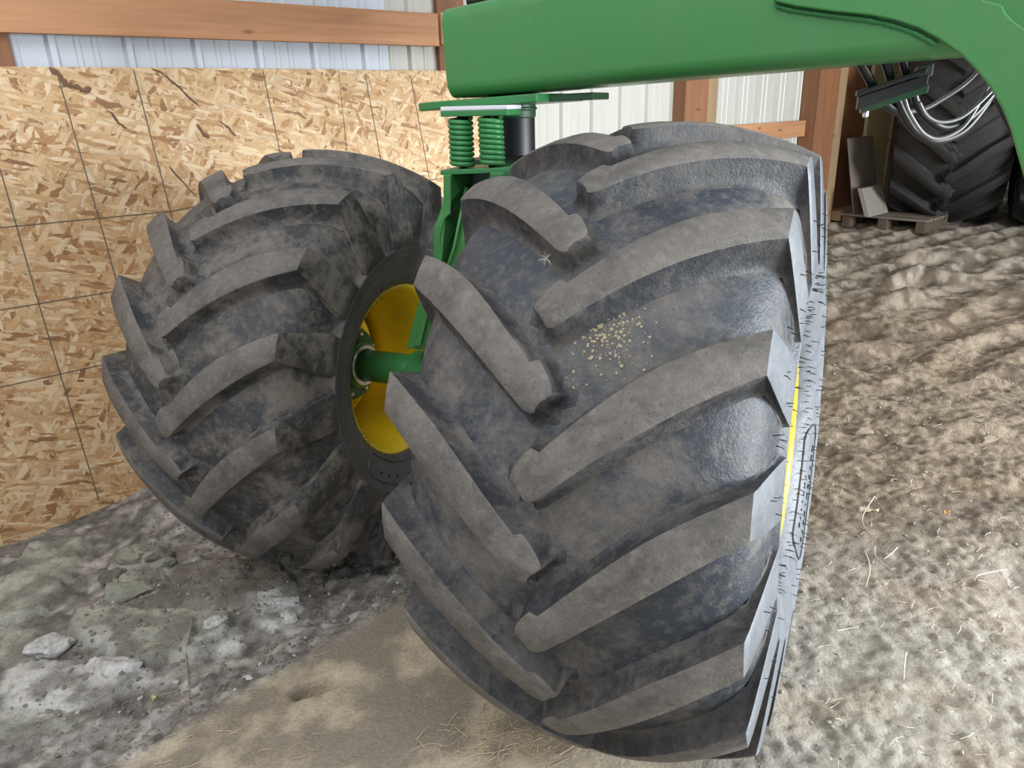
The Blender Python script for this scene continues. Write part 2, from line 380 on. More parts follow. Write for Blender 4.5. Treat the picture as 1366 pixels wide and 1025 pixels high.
# soil colours by kind of soil, with shade put in by the wall and far off
rs = ridge_side(XX, YY); left = sst(.04, -.06, rs+.05*fbm(XX*9, YY*9, 2))*sst(.5, .2, XX); right = sst(.3, .9, XX-.25*(YY-1.9)+.3*fbm(XX*3, YY*3, 8))
n1 = fbm(XX*3.2, YY*3.2, 91, 5)+.5; n2 = fbm(XX*14, YY*14, 92, 5)+.5; n3 = fbm(XX*1.3, YY*1.3, 93, 4)+.5
def L3(a, b, t): return np.array(a)[None, None]*(1-t[..., None])+np.array(b)[None, None]*t[..., None]
tanc = L3((.31, .265, .21), (.58, .49, .36), sst(.44, .68, n1+.35*(n2-.5)))
f1, f2, rn = voro(XX*24, YY*24, 5)
rub = L3((.205, .19, .17), (.44, .415, .385), sst(.35, .7, n2)); rub = rub*(.8+.4*rn[..., None])
clay = L3((.27, .27, .232), (.46, .465, .39), sst(.35, .65, n2)); clay = L3((0, 0, 0), (0, 0, 0), n1)+clay*1.0
sh_, ms_ = slab_fields(XX, YY)
f1d, f2d, rd = voro(XX*8+1+.48*fbm(XX*7, YY*7, 3), YY*13, 41)
limec = L3((.36, .355, .335), (.66, .655, .64), sst(.35, .62, n2)); dkc = L3((.20, .185, .16), (.31, .29, .25), sst(.35, .65, n2))
n5 = fbm(XX*42, YY*42, 96, 4)+.5; rub = rub*(.78+.44*sst(.35, .65, n5))[..., None]
lc = rub
for mk_, cc_ in ((ms_[0], clay), (ms_[2], dkc), (ms_[1], limec)): mk_ = np.clip(mk_*(.75+.5*sst(.3, .5, n2)), 0, 1)[..., None]; lc = lc*(1-mk_)+cc_*mk_
lm_ = (ms_[0]*sst(.55, .66, n1*.5+n2*.5)*.7)[..., None]; lc = lc*(1-lm_)+np.array((.55, .55, .52))*lm_
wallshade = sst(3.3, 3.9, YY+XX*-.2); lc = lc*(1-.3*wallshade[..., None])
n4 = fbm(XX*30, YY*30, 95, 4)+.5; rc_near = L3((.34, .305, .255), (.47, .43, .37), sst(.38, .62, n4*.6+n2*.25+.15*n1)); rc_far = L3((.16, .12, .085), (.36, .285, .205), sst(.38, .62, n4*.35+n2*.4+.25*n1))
tfar = sst(1.9, 3.0, YY+.5*(n1-.5)); rc = rc_near*(1-tfar[..., None])+rc_far*tfar[..., None]  # far soil browner, and darkened in colour where door light should weaken
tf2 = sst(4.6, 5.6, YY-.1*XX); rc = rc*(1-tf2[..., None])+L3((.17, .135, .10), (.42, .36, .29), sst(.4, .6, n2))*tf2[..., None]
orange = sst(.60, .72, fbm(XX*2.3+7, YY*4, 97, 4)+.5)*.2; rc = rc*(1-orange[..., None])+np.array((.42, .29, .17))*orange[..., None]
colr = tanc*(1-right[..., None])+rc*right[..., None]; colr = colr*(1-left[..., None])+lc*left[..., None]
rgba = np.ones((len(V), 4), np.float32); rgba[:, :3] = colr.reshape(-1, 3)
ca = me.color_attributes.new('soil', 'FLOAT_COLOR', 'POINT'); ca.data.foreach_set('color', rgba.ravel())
m = Mat('bare_earth', .92, spec=.25); at_ = m.n.new('ShaderNodeAttribute'); at_.attribute_name = 'soil'; v = m.coord()
c = at_.outputs['Color']; fn = m.noise(v, 90, 5, .75)
c = m.mix(1.0, c, m.ramp(fn, [(.25, .70), (.5, 1.0), (.75, 1.28)]), 'MULTIPLY')
c = m.mix(m.math('MULTIPLY', m.ramp(m.noise(v, 210, 2, .6), [(.68, 0.), (.74, 1.)]), .45), c, (.72, .66, .55))
vo = m.voro(v, 95); hgt = m.math('ADD', m.math('MULTIPLY', m.noise(v, 48, 8, .8), 1.6), m.math('MULTIPLY', vo.outputs['Distance'], -.5))
m.color(c); m.bump(hgt, .62, .009); EARTH = m.m
me.materials.append(EARTH)
floor = link(bpy.data.objects.new('floor', me)); floor['kind'] = 'structure'

# ------------------------------------------------------------------ the wall
WH = np.array([.758, .652, 0.]); WN = np.array([.652, -.758, 0.])      # along the wall, towards the room
WO = np.array([-2.0061, 3.3327, CAM_H])
def W(s, z, off=0.): return WO+WH*s+WN*off+np.array([0, 0, z])
def onwall(px, py, off=0.):
    r = ray(px, py); o = WO+WN*off-np.array([0, 0, CAM_H]); t = (o[:2]@WN[:2])/(r[:2]@WN[:2]); P = r*t
    return float((P[:2]-o[:2])@WH[:2]), float(P[2])
wall_rot = Matrix(((WH[0], -WN[0], 0), (WH[1], -WN[1], 0), (0, 0, 1))).to_euler()
wall = empty('wall_back', tuple(WO)); wall.rotation_euler = wall_rot; wall['kind'] = 'structure'
def wbox(name, s0, s1, z0, z1, o0, o1, mat, bw=.002):     # local: x along wall, -y to the room
    bm = frame_box((0, 0, 0), (1, 0, 0), (0, -1, 0), (0, 0, 1), (s0, s1), (o0, o1), (z0, z1), bw, 1)
    return bm_obj(name, bm, mat, wall)
PIT = .3048
def corrugated(name, s0, s1, z0, z1, mat, off=-.04, phase=0.):
    xs = [(s0, 0)]; k0 = math.floor((s0-phase)/PIT)-1
    prof = [(0, 0), (.045, 0), (.058, .022), (.082, .022), (.095, 0), (.155, 0), (.162, .005), (.178, .005), (.185, 0), (.225, 0), (.232, .005), (.248, .005), (.255, 0)]
    for k in range(k0, k0+int((s1-s0)/PIT)+4):
        for dx, dy in prof:
            x = phase+k*PIT+dx
            if s0 < x < s1: xs.append((x, dy))
    xs.append((s1, 0)); V = []; Fc = []
    for x, dy in xs:
        for z in (z0, z1):
            V += [(x, -(off+dy), z), (x, -(off+dy-.003), z)]
    for i in range(len(xs)-1):
        a = i*4; b = a+4; Fc += [(a, b, b+2, a+2), (a+1, a+3, b+3, b+1), (a+2, b+2, b+3, a+3), (a, a+1, b+1, b)]
    return mesh_obj(name, V, Fc, mat, wall)
ph = onwall(268, 75)[0]-.07
SH = 0.9144
k = 0; s = ph-5*SH+.2
while s < 11.5:
    e = s+SH*2
    corrugated('metal_sheet', s, e+.02, -2.1 if s < 6.3 else -1.05, 1.6, METAL if e < 2.9 else WHITEM, -.04-.001*(k % 2), ph)
    s = e; k += 1
gz0, gz1 = .330, .500
def plank_s(px, py): return onwall(px, py)[0]
wbox('girt', -2.6, 2.14, gz0, gz1, 0, .038, LUMBER)
wbox('girt', 2.16, 6.4, gz0+.01, gz1+.01, 0, .038, LUMBER)
wbox('girt', -2.6, 2.14, 1.05, 1.2, 0, .038, LUMBER)
wbox('girt', 5.0, 6.45, -.36, -.215, 0, .038, LUMBER)
wbox('girt', 5.0, 6.45, -.9, -.76, 0, .038, LUMBER)
for s0, s1, o0, o1, mt in ((-.22, .005, -.03, -.001, POSTW), (2.165, 2.36, -.03, -.001, POSTW), (4.42, 4.72, -.03, .10, POSTW), (6.42, 6.80, -.03, .14, POSTW)):
    wbox('post', s0, s1, -2.0, 1.6, o0, o1, mt)
wbox('post_edge', 4.722, 4.86, -1.6, 1.6, .0, .09, PALEW); wbox('post_edge', 6.802, 6.97, -1.5, 1.6, .0, .13, PALEW)
wbox('post', 7.1, 7.75, -1.3, 1.6, .0, .04, POSTW); wbox('post', 8.28, 8.75, -1.25, 1.6, .0, .05, POSTW)
wbox('door_panel', 7.62, 8.16, -1.18, 1.6, .05, .09, CREAM, .004); wbox('door_trim', 8.17, 8.27, -1.16, 1.6, .04, .12, PALEW, .004)
wbox('sill', 7.0, 8.9, -1.22, -1.12, .0, .22, PALEW, .004)
# strand-board sheets lining the lower wall
zt = .205
for i, (s0, s1) in enumerate(((-3.0, -.945), (-.94, 1.483), (1.486, 2.70))):
    wbox('strand_board', s0, s1, -2.15, zt-.003*(i == 2), .0, .012, OSB, .0015)
# printed nail lines on the boards (thin raised ink is flat print: very thin strips)
def ink(pxs, wd=.0052, name='nail_line', mat=CHALK):
    pts = [onwall(*q, .0125) for q in pxs]
    V = []; Fc = []
    for i in range(len(pts)-1):
        (s0, z0), (s1, z1) = pts[i], pts[i+1]; d = np.array([s1-s0, z1-z0]); d /= np.linalg.norm(d); n_ = np.array([-d[1], d[0]])*wd/2
        b = len(V); o = .0130
        for (s_, z_) in ((s0-n_[0], z0-n_[1]), (s0+n_[0], z0+n_[1]), (s1+n_[0], z1+n_[1]), (s1-n_[0], z1-n_[1])): V.append((s_, -o, z_))
        Fc.append((b, b+1, b+2, b+3))
    return mesh_obj(name, V, Fc, mat, wall)
for L in ([(0, 225), (50, 400), (132, 668)], [(76, 97), (140, 320), (165, 410)], [(178, 93), (228, 285), (240, 330)], [(351, 96), (374, 205)],
          [(487, 98), (512, 235)], [(548, 103), (574, 245)]): ink(L)
for L in ([(0, 304), (230, 282), (263, 275), (330, 266)], [(0, 414), (170, 386)], [(0, 517), (150, 484)], [(560, 242), (590, 238)]): ink(L)
def streak(pxs, w0):
    pts = [onwall(*q, .0125) for q in pxs]; pts = [tuple(np.array(pts[i])*(1-t)+np.array(pts[i+1])*t+np.array([random.gauss(0, .0025), random.gauss(0, .0025)])) for i in range(len(pts)-1) for t in (0, .25, .5, .75)]+[pts[-1]]; V = []; Fc = []; n_ = len(pts)
    for i, (s_, z_) in enumerate(pts):
        a, b = pts[max(0, i-1)], pts[min(n_-1, i+1)]; d = np.array([b[0]-a[0], b[1]-a[1]]); d /= np.linalg.norm(d); q = np.array([-d[1], d[0]])*w0*.75*(.55+.7*random.random())*(.2 if i in (0, n_-1) else 1)
        V += [(s_-q[0], -.0128, z_-q[1]), (s_, -.0150, z_), (s_+q[0], -.0128, z_+q[1])]
    for i in range(n_-1):
        for k in (0, 1): Fc.append((i*3+k, i*3+k+1, i*3+k+4, i*3+k+3))
    return mesh_obj('bark_streak', V, Fc, BARK, wall)
streak([(66, 90), (78, 100), (88, 112), (100, 116), (112, 121), (122, 118)], .016)
streak([(202, 91), (216, 97), (228, 108), (240, 117), (250, 128), (266, 142)], .007)
streak([(262, 165), (272, 180), (280, 184)], .012)
streak([(225, 222), (240, 240), (255, 255), (262, 262)], .005)
streak([(145, 148), (155, 160), (170, 172)], .008)
streak([(292, 160), (305, 172), (316, 182)], .007)

# far background: dim shed end, unseen roof added over the far bay to darken it
rf = bm_obj('shade_roof', frame_box((0, 0, 0), (1, 0, 0), (0, 1, 0), (0, 0, 1), (2.4, 30), (5.0, 30), (3.3, 3.4)), Mat('shade_roof_underside', .8, 0, (.10, .09, .08)).m); rf['kind'] = 'structure'
wf = bm_obj('wall_far', frame_box((0, 0, 0), (1, 0, 0), (0, 1, 0), (0, 0, 1), (4, 30), (20, 20.15), (1.1, 6)), Mat('dark_wall', .8, 0, (.05, .045, .04)).m); wf['kind'] = 'structure'

# ------------------------------------------------------------------ tyres
R_ = .84; PITCH_A = 2*PI/16
Wd, RS, wO, uU, tU, uL, tL = .4654, .8912, .1122, -.0398, .3914, -.007, .4835
def r_top(u): return 1-(1-RS)*(min(abs(u)/Wd, 1.05))**2.1
CARC = [(0, .935), (.10, .930), (.20, .915), (.29, .890), (.36, .860), (.41, .825), (.445, .785), (.464, .735), (.473, .68), (.477, .62), (.477, .585),
        (.493, .580), (.494, .566), (.487, .558), (.483, .51), (.473, .465), (.455, .430), (.430, .406), (.412, .396), (.405, .385)]
cu = np.array([q[0] for q in CARC]); cr = np.array([q[1] for q in CARC])
def r_floor(u): return float(np.interp(abs(u), cu[:7], cr[:7]))
def pol(u, th, r): return (u*R_, -r*R_*math.sin(th), r*R_*math.cos(th))
def carcass(seg=160):
    P = [(-u, r) for u, r in CARC[::-1]]+CARC[1:]
    # refine
    out = []
    for i in range(len(P)-1):
        n = 3 if abs(P[i][0]) < .47 and abs(P[i+1][0]) < .47 and P[i][1] > .6 else 1
        for k in range(n): t = k/n; out.append((P[i][0]*(1-t)+P[i+1][0]*t, P[i][1]*(1-t)+P[i+1][1]*t))
    out.append(P[-1])
    # smooth the crown a little
    o = np.array(out); crown = o[:, 1] > .6
    for _ in range(2):
        q = o.copy(); q[1:-1] = (o[:-2]+2*o[1:-1]+o[2:])/4; o = np.where(crown[:, None], q, o)
    return [(u*R_, r*R_) for u, r in o], seg
def make_lug(side=1, mats=None):
    """One tread lug: tread bar from the inner tip to the shoulder, then down the sidewall to the ring."""
    rows = []      # each row: (uT_up, uT_lo, rT, thU, thL, uB, rB, kind)
    def lerp(a, b, t): return a+(b-a)*t
    T = [0, .006, .02, .045, .07, .09, .13, .2, .3, .4, .5, .6, .7, .8, .9, .96, 1.0]
    cross = []
    for t in T:
        # straight bar edges with a slight bow, flared tip
        fl = max(0, 1-t/.11)
        uu = lerp(uU, Wd, t); thu = lerp(tU, 0, t) - .022*math.sin(PI*t)
        ul = lerp(uL, Wd, t); thl = lerp(tL, wO, t) - .010*math.sin(PI*t)
        if t > 0.1: thu += .026*max(0, 1-(t-.12)/.45)*(1 if t > .12 else (t-.1)/.02)
        if t < .09: # rounded corners
            k = 1-t/.09; q_ = 1-math.sqrt(max(0, 1-k*k)); thu += .030*q_; thl -= .034*q_
        cross.append(((uu, thu, r_top(uu)), (ul, thl, r_top(ul)), 'tread'))
    # sidewall rows
    ring_u, ring_r = .4945, .578
    for t in (.12, .35, .6, .85, 1.0):
        u = lerp(Wd, ring_u, t**.8); r = lerp(RS, ring_r, t)
        cross.append(((u, lerp(0, -.075, t), r), (u, lerp(wO, .185, t), r), 'side'))
    V = []; Fc = []; Fm = []; ncol = 0
    flank = [(0, 0), (.045, .0045), (.60, .012), (.84, .020), (.96, .032), (1.03, .052)]   # (depth fraction, sideways offset in radii)
    def base(u, r, kind, t=None):
        if kind == 'tread':
            bu = u*(.985 if abs(u) < .4 else .97); return bu, r_floor(bu)-.002
        # sidewall: floor just under
        k = (RS-r)/(RS-.578); bu = float(np.interp(k, [0, .2, .5, .8, 1], [.450, .462, .474, .477, .474])); br = lerp(.775, .578, k) if k < 1 else .578
        return bu, br
    def kk(u, kind): return .40 if kind == 'side' else 1-.55*min(1, max(0, (u-.30)/.165))
    grid = []
    for (a, b, kind) in cross:
        row = []
        # upper flank from base to top
        for fr_, of in flank[::-1]:
            bu, br = base(a[0], a[2], kind); k = kk(a[0], kind)
            row.append(pol(side*lerp(a[0], bu, fr_), a[1]-of*k/max(a[2], .5), lerp(a[2], br, fr_)))
        mid = ((a[0]+b[0])/2, (a[1]+b[1])/2, (a[2]+b[2])/2)
        row.append(pol(side*mid[0], mid[1], mid[2]+.0015))
        for fr_, of in flank:
            bu, br = base(b[0], b[2], kind); k = kk(b[0], kind)
            row.append(pol(side*lerp(b[0], bu, fr_), b[1]+of*k/max(b[2], .5), lerp(b[2], br, fr_)))
        grid.append(row)
    # inner tip wall: rows running down to the floor
    a, b, kind = cross[0]; tip = []
    for fr_, of in flank[1:]:
        row = []
        nf = len(flank)
        for f2, o2 in flank[::-1]:
            ff = max(fr_, f2); bu = a[0]-of*.9; u0 = a[0]
            row.append(pol(side*(u0-of*.95), a[1]-o2*.9, lerp(a[2], r_floor(bu)-.002, ff)))
        row.append(pol(side*((a[0]+b[0])/2-of*1.0), (a[1]+b[1])/2, lerp(a[2], r_floor(0)-.002, fr_)))
        for f2, o2 in flank:
            ff = max(fr_, f2); row.append(pol(side*(b[0]-of*.8), b[1]+o2*.9, lerp(b[2], r_floor(0)-.002, ff)))
        tip.append(row)
    grid = tip[::-1]+grid
    # ring end: close into the sidewall
    last = cross[-1]; row = []
    for q in grid[-1]:
        x, y, z = q; rr = math.hypot(y, z); k = (rr-.018*R_)/rr; row.append((side*.470*R_, y*k, z*k))
    grid.append(row)
    nc = len(grid[0]); nt = len(tip)
    for row in grid: V += row
    for i in range(len(grid)-1):
        for j in range(nc-1):
            f = (i*nc+j, i*nc+j+1, (i+1)*nc+j+1, (i+1)*nc+j)
            Fc.append(f if side < 0 else f[::-1])
            top = len(flank)-2 <= j <= len(flank)+1
            if i < nt: Fm.append(1)
            elif top and i < nt+len(T)-1: Fm.append(0)
            elif top: Fm.append(2)
            else: Fm.append(1)
    me = bpy.data.meshes.new('lug'); me.from_pydata(V, [], Fc); me.update()
    for m_ in mats: me.materials.append(m_)
    me.polygons.foreach_set('material_index', np.array(Fm, dtype=np.int32)); me.polygons.foreach_set('use_smooth', np.ones(len(Fc), dtype=bool))
    # crisp top edges
    sharp = np.zeros(len(me.edges), dtype=bool); idx = {}
    nf = len(flank)
    for e in me.edges:
        a_, b_ = sorted(e.vertices); ia, ja = divmod(a_, nc); ib, jb = divmod(b_, nc)
        if ja == jb and ja in (nf-2, nf+2) and min(ia, ib) >= nt: sharp[e.index] = True
        if ia == ib and ia in (nt, nt+len(T)-1) and nf-1 <= min(ja, jb) <= nf: sharp[e.index] = True
        if ia == ib == nt+len(T)-1: sharp[e.index] = True
    at2 = me.attributes.new('sharp_edge', 'BOOLEAN', 'EDGE'); at2.data.foreach_set('value', sharp)
    return me
LUG_R = make_lug(1, [RUBT, RUBF, RUBS]); LUG_L = make_lug(-1, [RUBT, RUBF, RUBS])
LUG_R2 = make_lug(1, [RUBT, RUBL, RUBL]); LUG_L2 = make_lug(-1, [RUBT, RUBL, RUBL])
def tyre_mesh(mat, sidemat):
    P, seg = carcass(); V, Fc = lathe_x(P, seg); me = bpy.data.meshes.new('tyre')
    Fc = [f for f in Fc]; me.from_pydata(V, [], Fc); me.update(); me.materials.append(mat); me.materials.append(sidemat)
    n = len(P)-1; mi = np.zeros(len(Fc), dtype=np.int32)
    for i in range(n):
        if P[i][1] < .582*R_: mi[i::n] = 1
    me.polygons.foreach_set('material_index', mi); me.polygons.foreach_set('use_smooth', np.ones(len(Fc), dtype=bool)); return me
TYRE = tyre_mesh(RUB, RUBS); TYRE2 = tyre_mesh(RUBL, RUBR)
rimP = [(.414, .404), (.424, .404), (.427, .397), (.422, .388), (.414, .384), (.406, .376), (.36, .372), (.345, .362), (.30, .358), (.27, .345), (.10, .340), (-.05, .338), (-.10, .350), (-.30, .358), (-.345, .362), (-.36, .372), (-.406, .376), (-.414, .384), (-.422, .388), (-.427, .397), (-.424, .404), (-.414, .404)]
def rim_mesh():
    V, Fc = lathe_x([(u*R_, r*R_) for u, r in rimP], 96); me = bpy.data.meshes.new('rim'); me.from_pydata(V, [], Fc); me.update(); me.materials.append(YELLOW)
    me.polygons.foreach_set('use_smooth', np.ones(len(Fc), dtype=bool)); return me
RIM = rim_mesh()
def disc_mesh():
    P = [(-.02, .339), (.0, .33), (.03, .30), (.07, .24), (.115, .17), (.12, .10), (.12, .02), (.105, .02), (.105, .17), (.06, .24), (.02, .30), (-.02, .33)]
    V, Fc = lathe_x([(u*R_, r*R_) for u, r in P], 64, True); me = bpy.data.meshes.new('wheel_disc'); me.from_pydata(V, [], Fc); me.update(); me.materials.append(YELLOW)
    me.polygons.foreach_set('use_smooth', np.ones(len(Fc), dtype=bool)); return me
DISC = disc_mesh()
def axes(yaw, tilt):
    a = np.array([math.cos(yaw)*math.cos(tilt), -math.sin(yaw)*math.cos(tilt), math.sin(tilt)])
    up = np.array([0, 0, 1.])-a*a[2]; up /= np.linalg.norm(up); fr = np.cross(a, up)
    if fr[1] > 0: fr = -fr
    return a, up, fr
def wheel(name, centre, yaw, tilt, phR, phL, tm, lr, ll, label, cat, scale=1., group=None, disc=True):
    a, up, fr = axes(yaw, tilt); c = np.array(centre)
    base = c-up*R_*scale
    e = empty(name); Mx = Matrix(((a[0], -fr[0], up[0], base[0]), (a[1], -fr[1], up[1], base[1]), (a[2], -fr[2], up[2], base[2]), (0, 0, 0, 1)))
    e.matrix_world = Mx @ Matrix.Scale(scale, 4); tag(e, label, cat, group)
    t = link(bpy.data.objects.new('tyre', tm), e); t.location = (0, 0, R_)
    for k in range(16):
        o = link(bpy.data.objects.new('lug', lr), t); o.rotation_euler = (phR+k*PITCH_A, 0, 0)
        o = link(bpy.data.objects.new('lug', ll), t); o.rotation_euler = (phL+k*PITCH_A, 0, 0)
    r = link(bpy.data.objects.new('rim', RIM), e); r.location = (0, 0, R_)
    if disc:
        d = link(bpy.data.objects.new('wheel_disc', DISC), e); d.location = (0, 0, R_)
    return e, t, r, (a, up, fr)
cN = np.array([.4644, 2.2961, -1.0567])*R_+[0, 0, CAM_H]; cL = np.array([-.8945, 3.4908, -1.163])*R_+[0, 0, CAM_H]
near_w, near_t, near_r, (aN, uN, fN) = wheel('flotation_wheel', cN, .4657, .0447, -.3152, -.5118, TYRE, LUG_R, LUG_L,
    'huge black lugged flotation tyre nearest the camera, filling the middle of the picture', 'wheel')
left_w, left_t, left_r, (aL, uL_, fL) = wheel('flotation_wheel', cL, .46, .0217, -.0819, -.2793, TYRE2, LUG_R2, LUG_L2,
    'wide lugged tyre beside the strand-board wall with its yellow rim and green hub showing', 'wheel')

# hair-like moulding spews and raised moulding on the near sidewall
def side_u(r): return float(np.interp(-r, [-.9, -.74, -.68, -.62, -.586, -.58, -.566, -.56, -.50, -.455, -.425], [.45, .464, .473, .477, .477, .493, .494, .487, .481, .469, .452]))
V = []; Fc = []
def hair(th, r, ln, side=1, u0=None):
    u = side_u(r) if u0 is None else u0; p0 = np.array(pol(side*u, th, r)); d = np.array([side*1., random.uniform(-.45, .45), random.uniform(-.35, .2)]); d /= np.linalg.norm(d)
    p1 = p0+d*ln*.55; p2 = p1+(d+np.array([0, random.uniform(-.5, .5), random.uniform(-.6, .3)]))*ln*.4
    v, f = tube_geo([p0-d*.003, p1, p2], [.0015, .0012, .0007], 4, False); b = len(V); V.extend(v); Fc.extend([tuple(b+i for i in q) for q in f])
for k in range(190):
    hair(random.uniform(-PI, PI*.75), random.choice([.43, .445, .50, .52, .55, .60, .64, .69]), random.uniform(.010, .026))
for k in range(60): hair(-PI+k*2*PI/60+random.uniform(-.03, .03), .42, random.uniform(.008, .014))
for k in range(16):
    hair(-.3152+k*PITCH_A+.05, .73, .018, 1, .478); hair(-.3152+k*PITCH_A+.12, .66, .018, 1, .484)
hh = mesh_obj('rubber_hair', V, Fc, HAIR, near_w); hh.location = (0, 0, R_); hh['kind'] = 'stuff'
V = []; Fc = []
for k in range(70): hair(-PI+k*2*PI/70+random.uniform(-.03, .03), .412, random.uniform(.004, .009), 1)
for k in range(60): hair(random.uniform(-PI, PI), random.uniform(.42, .54), random.uniform(.004, .010), 1)
h2 = mesh_obj('rubber_hair', V, Fc, HAIR, left_w); h2.location = (0, 0, R_); h2['kind'] = 'stuff'
# raised label panel: long capsule between two radii on the back half of the sidewall
def capsule(parent, t0, t1, r0, r1, name='label_panel'):
    pts = []; rm = (r0+r1)/2; rr = (r1-r0)/2
    for k in range(25): pts.append((t0+(t1-t0)*k/24, r1))
    for k in range(1, 8): a = PI*k/8; pts.append((t1+math.sin(a)*rr/rm*(1 if t1 > t0 else -1), rm+math.cos(a)*rr))
    for k in range(25): pts.append((t1+(t0-t1)*k/24, r0))
    for k in range(1, 8): a = PI*k/8; pts.append((t0-math.sin(a)*rr/rm*(1 if t1 > t0 else -1), rm-math.cos(a)*rr))
    pts.append(pts[0]); path = [pol(side_u(r)+.002, t, r) for t, r in pts]
    o = tube(name, path, .0030, RUBR, parent, 6); o.location = (0, 0, R_); return o
panel = capsule(near_w, -1.90, -2.72, .435, .545)
panel2 = capsule(left_w, 2.3, 3.4, .43, .53)
def letters(parent, text, tc, dt, r, h, side=1, flip=False):
    V = []; Fc = []
    cu_ = bpy.data.curves.new('t', 'FONT'); cu_.size = h; cu_.extrude = .0012; cu_.align_x = 'CENTER'; cu_.align_y = 'CENTER'
    to = bpy.data.objects.new('t', cu_); COL.objects.link(to)
    for i, ch in enumerate(text):
        if ch == ' ': continue
        cu_.body = ch; dg = bpy.context.evaluated_depsgraph_get(); dg.update(); em = to.evaluated_get(dg).to_mesh()
        th = tc+dt*(i-(len(text)-1)/2); P = np.array(pol(side_u(r)+.0015, th, r))
        er = np.array([0, -math.sin(th), math.cos(th)]); et = np.array([0, math.cos(th), math.sin(th)])   # radial and tangential(-theta)
        if flip: er, et = -er, -et
        b = len(V)
        for v in em.vertices: V.append(P+et*v.co.x+er*v.co.y+np.array([1, 0, 0])*v.co.z)
        for p in em.polygons: Fc.append(tuple(b+i_ for i_ in p.vertices))
        to.evaluated_get(dg).to_mesh_clear()
    bpy.data.objects.remove(to); bpy.data.curves.remove(cu_)
    o = mesh_obj('raised_lettering', V, Fc, HAIR, parent); o.location = (0, 0, R_); o['kind'] = 'stuff'; return o
letters(near_w, 'AUVELU:USTL', -2.32, -.070, .512, .034)
letters(near_w, 'PARTIVB', -2.40, -.066, .470, .028)
letters(left_w, 'OCC oce', 2.85, -.14, .50, .024)

# ------------------------------------------------------------------ left hub and axle tube (turn with the implement frame)
frame = empty('implement_frame', tuple(at(640, 240, 2.6))); FO = np.array(frame.location)
tag(frame, 'green steel implement frame beam with sprung wheel pivot above the two big tyres', 'implement frame')
def fobj(o):
    o.parent = frame; o.matrix_parent_inverse = Matrix.Translation(-Vector(FO)); return o
def F(name, bm, mat, smooth=False): return fobj(bm_obj(name, bm, mat, None, smooth))
def along(t, c=cL, a=aL): return c+a*t
def disc_solid(name, c, a, r, t0, t1, mat, seg=40, hole=0.):
    P = [(t0, hole), (t0, r-.004), (t0+.004, r), (t1-.004, r), (t1, r-.004), (t1, hole)]
    V, Fc = lathe_x(P, seg, hole > 0)
    a = np.array(a)/np.linalg.norm(a); up = np.array([0, 0, 1.]) if abs(a[2]) < .9 else np.array([0, 1., 0]); y = np.cross(up, a); y /= np.linalg.norm(y); z = np.cross(a, y)
    V = [np.array(c)+a*v[0]+y*v[1]+z*v[2] for v in V]
    o = mesh_obj(name, V, Fc, mat, None, True); o.data.polygons.foreach_set('use_smooth', np.array([True]*len(Fc)))
    at3 = o.data.attributes.new('sharp_edge', 'BOOLEAN', 'EDGE')
    bm = bmesh.new(); bm.from_mesh(o.data)
    for e in bm.edges: e.smooth = not (len(e.link_faces) == 2 and e.calc_face_angle(0) > .5)
    bm.to_mesh(o.data); bm.free(); return o
hubx = .115
def wheel_part(o, wobj):
    o.parent = wobj; o.matrix_parent_inverse = wobj.matrix_world.inverted(); return o
bpy.context.view_layer.update()
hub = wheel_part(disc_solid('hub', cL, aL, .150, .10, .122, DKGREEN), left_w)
hubc = wheel_part(disc_solid('hub_barrel', cL, aL, .098, .12, .17, GREEN2), left_w)
for k in range(8):
    an = 2*PI*k/8+.35; c = cL+aL*.118+(uL_*math.cos(an)+fL*math.sin(an))*.125
    wheel_part(disc_solid('wheel_bolt', c, aL, .011, 0, .02, STEEL, 6), left_w)
fobj(disc_solid('bearing_ring', cL, aL, .085, .168, .182, STEEL, 48, .068))
fobj(tube('axle_tube', [along(.15), along(.30), along(.62)], .064, GREEN2, None, 40))

# ------------------------------------------------------------------ frame beam
aB = np.array([.893, -.449, .040]); aB /= np.linalg.norm(aB)
upB = np.array([0, 0, 1.])-aB*aB[2]; upB /= np.linalg.norm(upB); frB = np.cross(aB, upB); frB = frB if frB[1] < 0 else -frB
B0 = at(597, 131, 2.66)            # front lower left corner of the beam
def rrect(w_, h_, r, n=6):
    out = []
    for cx, cy, a0 in ((w_-r, r, -PI/2), (w_-r, h_-r, 0), (r, h_-r, PI/2), (r, r, PI)):
        for k in range(n+1): a = a0+PI/2*k/n; out.append((cx+math.cos(a)*r, cy+math.sin(a)*r))
    return out
def beam(name, o, length, w_, h_, r, mat):
    sec = rrect(w_, h_, r); V = []; Fc = []; n = len(sec)
    L = [0, .004, .4, .8, 1.2, length]
    for i, t in enumerate(L):
        k = .004 if i == 0 else 0
        for b, z in sec:
            bb = b+(k if b < w_/2 else -k); zz = z+(k if z < h_/2 else -k)+(t*.055 if z > h_/2 else 0); V.append(o+aB*t-frB*bb+upB*zz)
    for i in range(len(L)-1):
        for j in range(n): Fc.append((i*n+j, i*n+(j+1) % n, (i+1)*n+(j+1) % n, (i+1)*n+j))
    Fc += [tuple(range(n))[::-1], tuple((len(L)-1)*n+j for j in range(n))]
    o = mesh_obj(name, V, Fc, mat, None, True)
    o.data.polygons[len(Fc)-2].use_smooth = False
    bm = bmesh.new(); bm.from_mesh(o.data)
    for e in bm.edges: e.smooth = not (e.calc_face_angle(0) > .6)
    bm.to_mesh(o.data); bm.free(); return fobj(o)
beam('main_beam', B0, 1.66, .31, .272, .046, GREEN)
F('dark_fill_box', frame_box(B0+aB*1.75, aB, -frB, upB, (0, .25), (.10, 1.6), (-.02, .8), .02), BLACK)  # added black box filling the dark corner behind the gusset
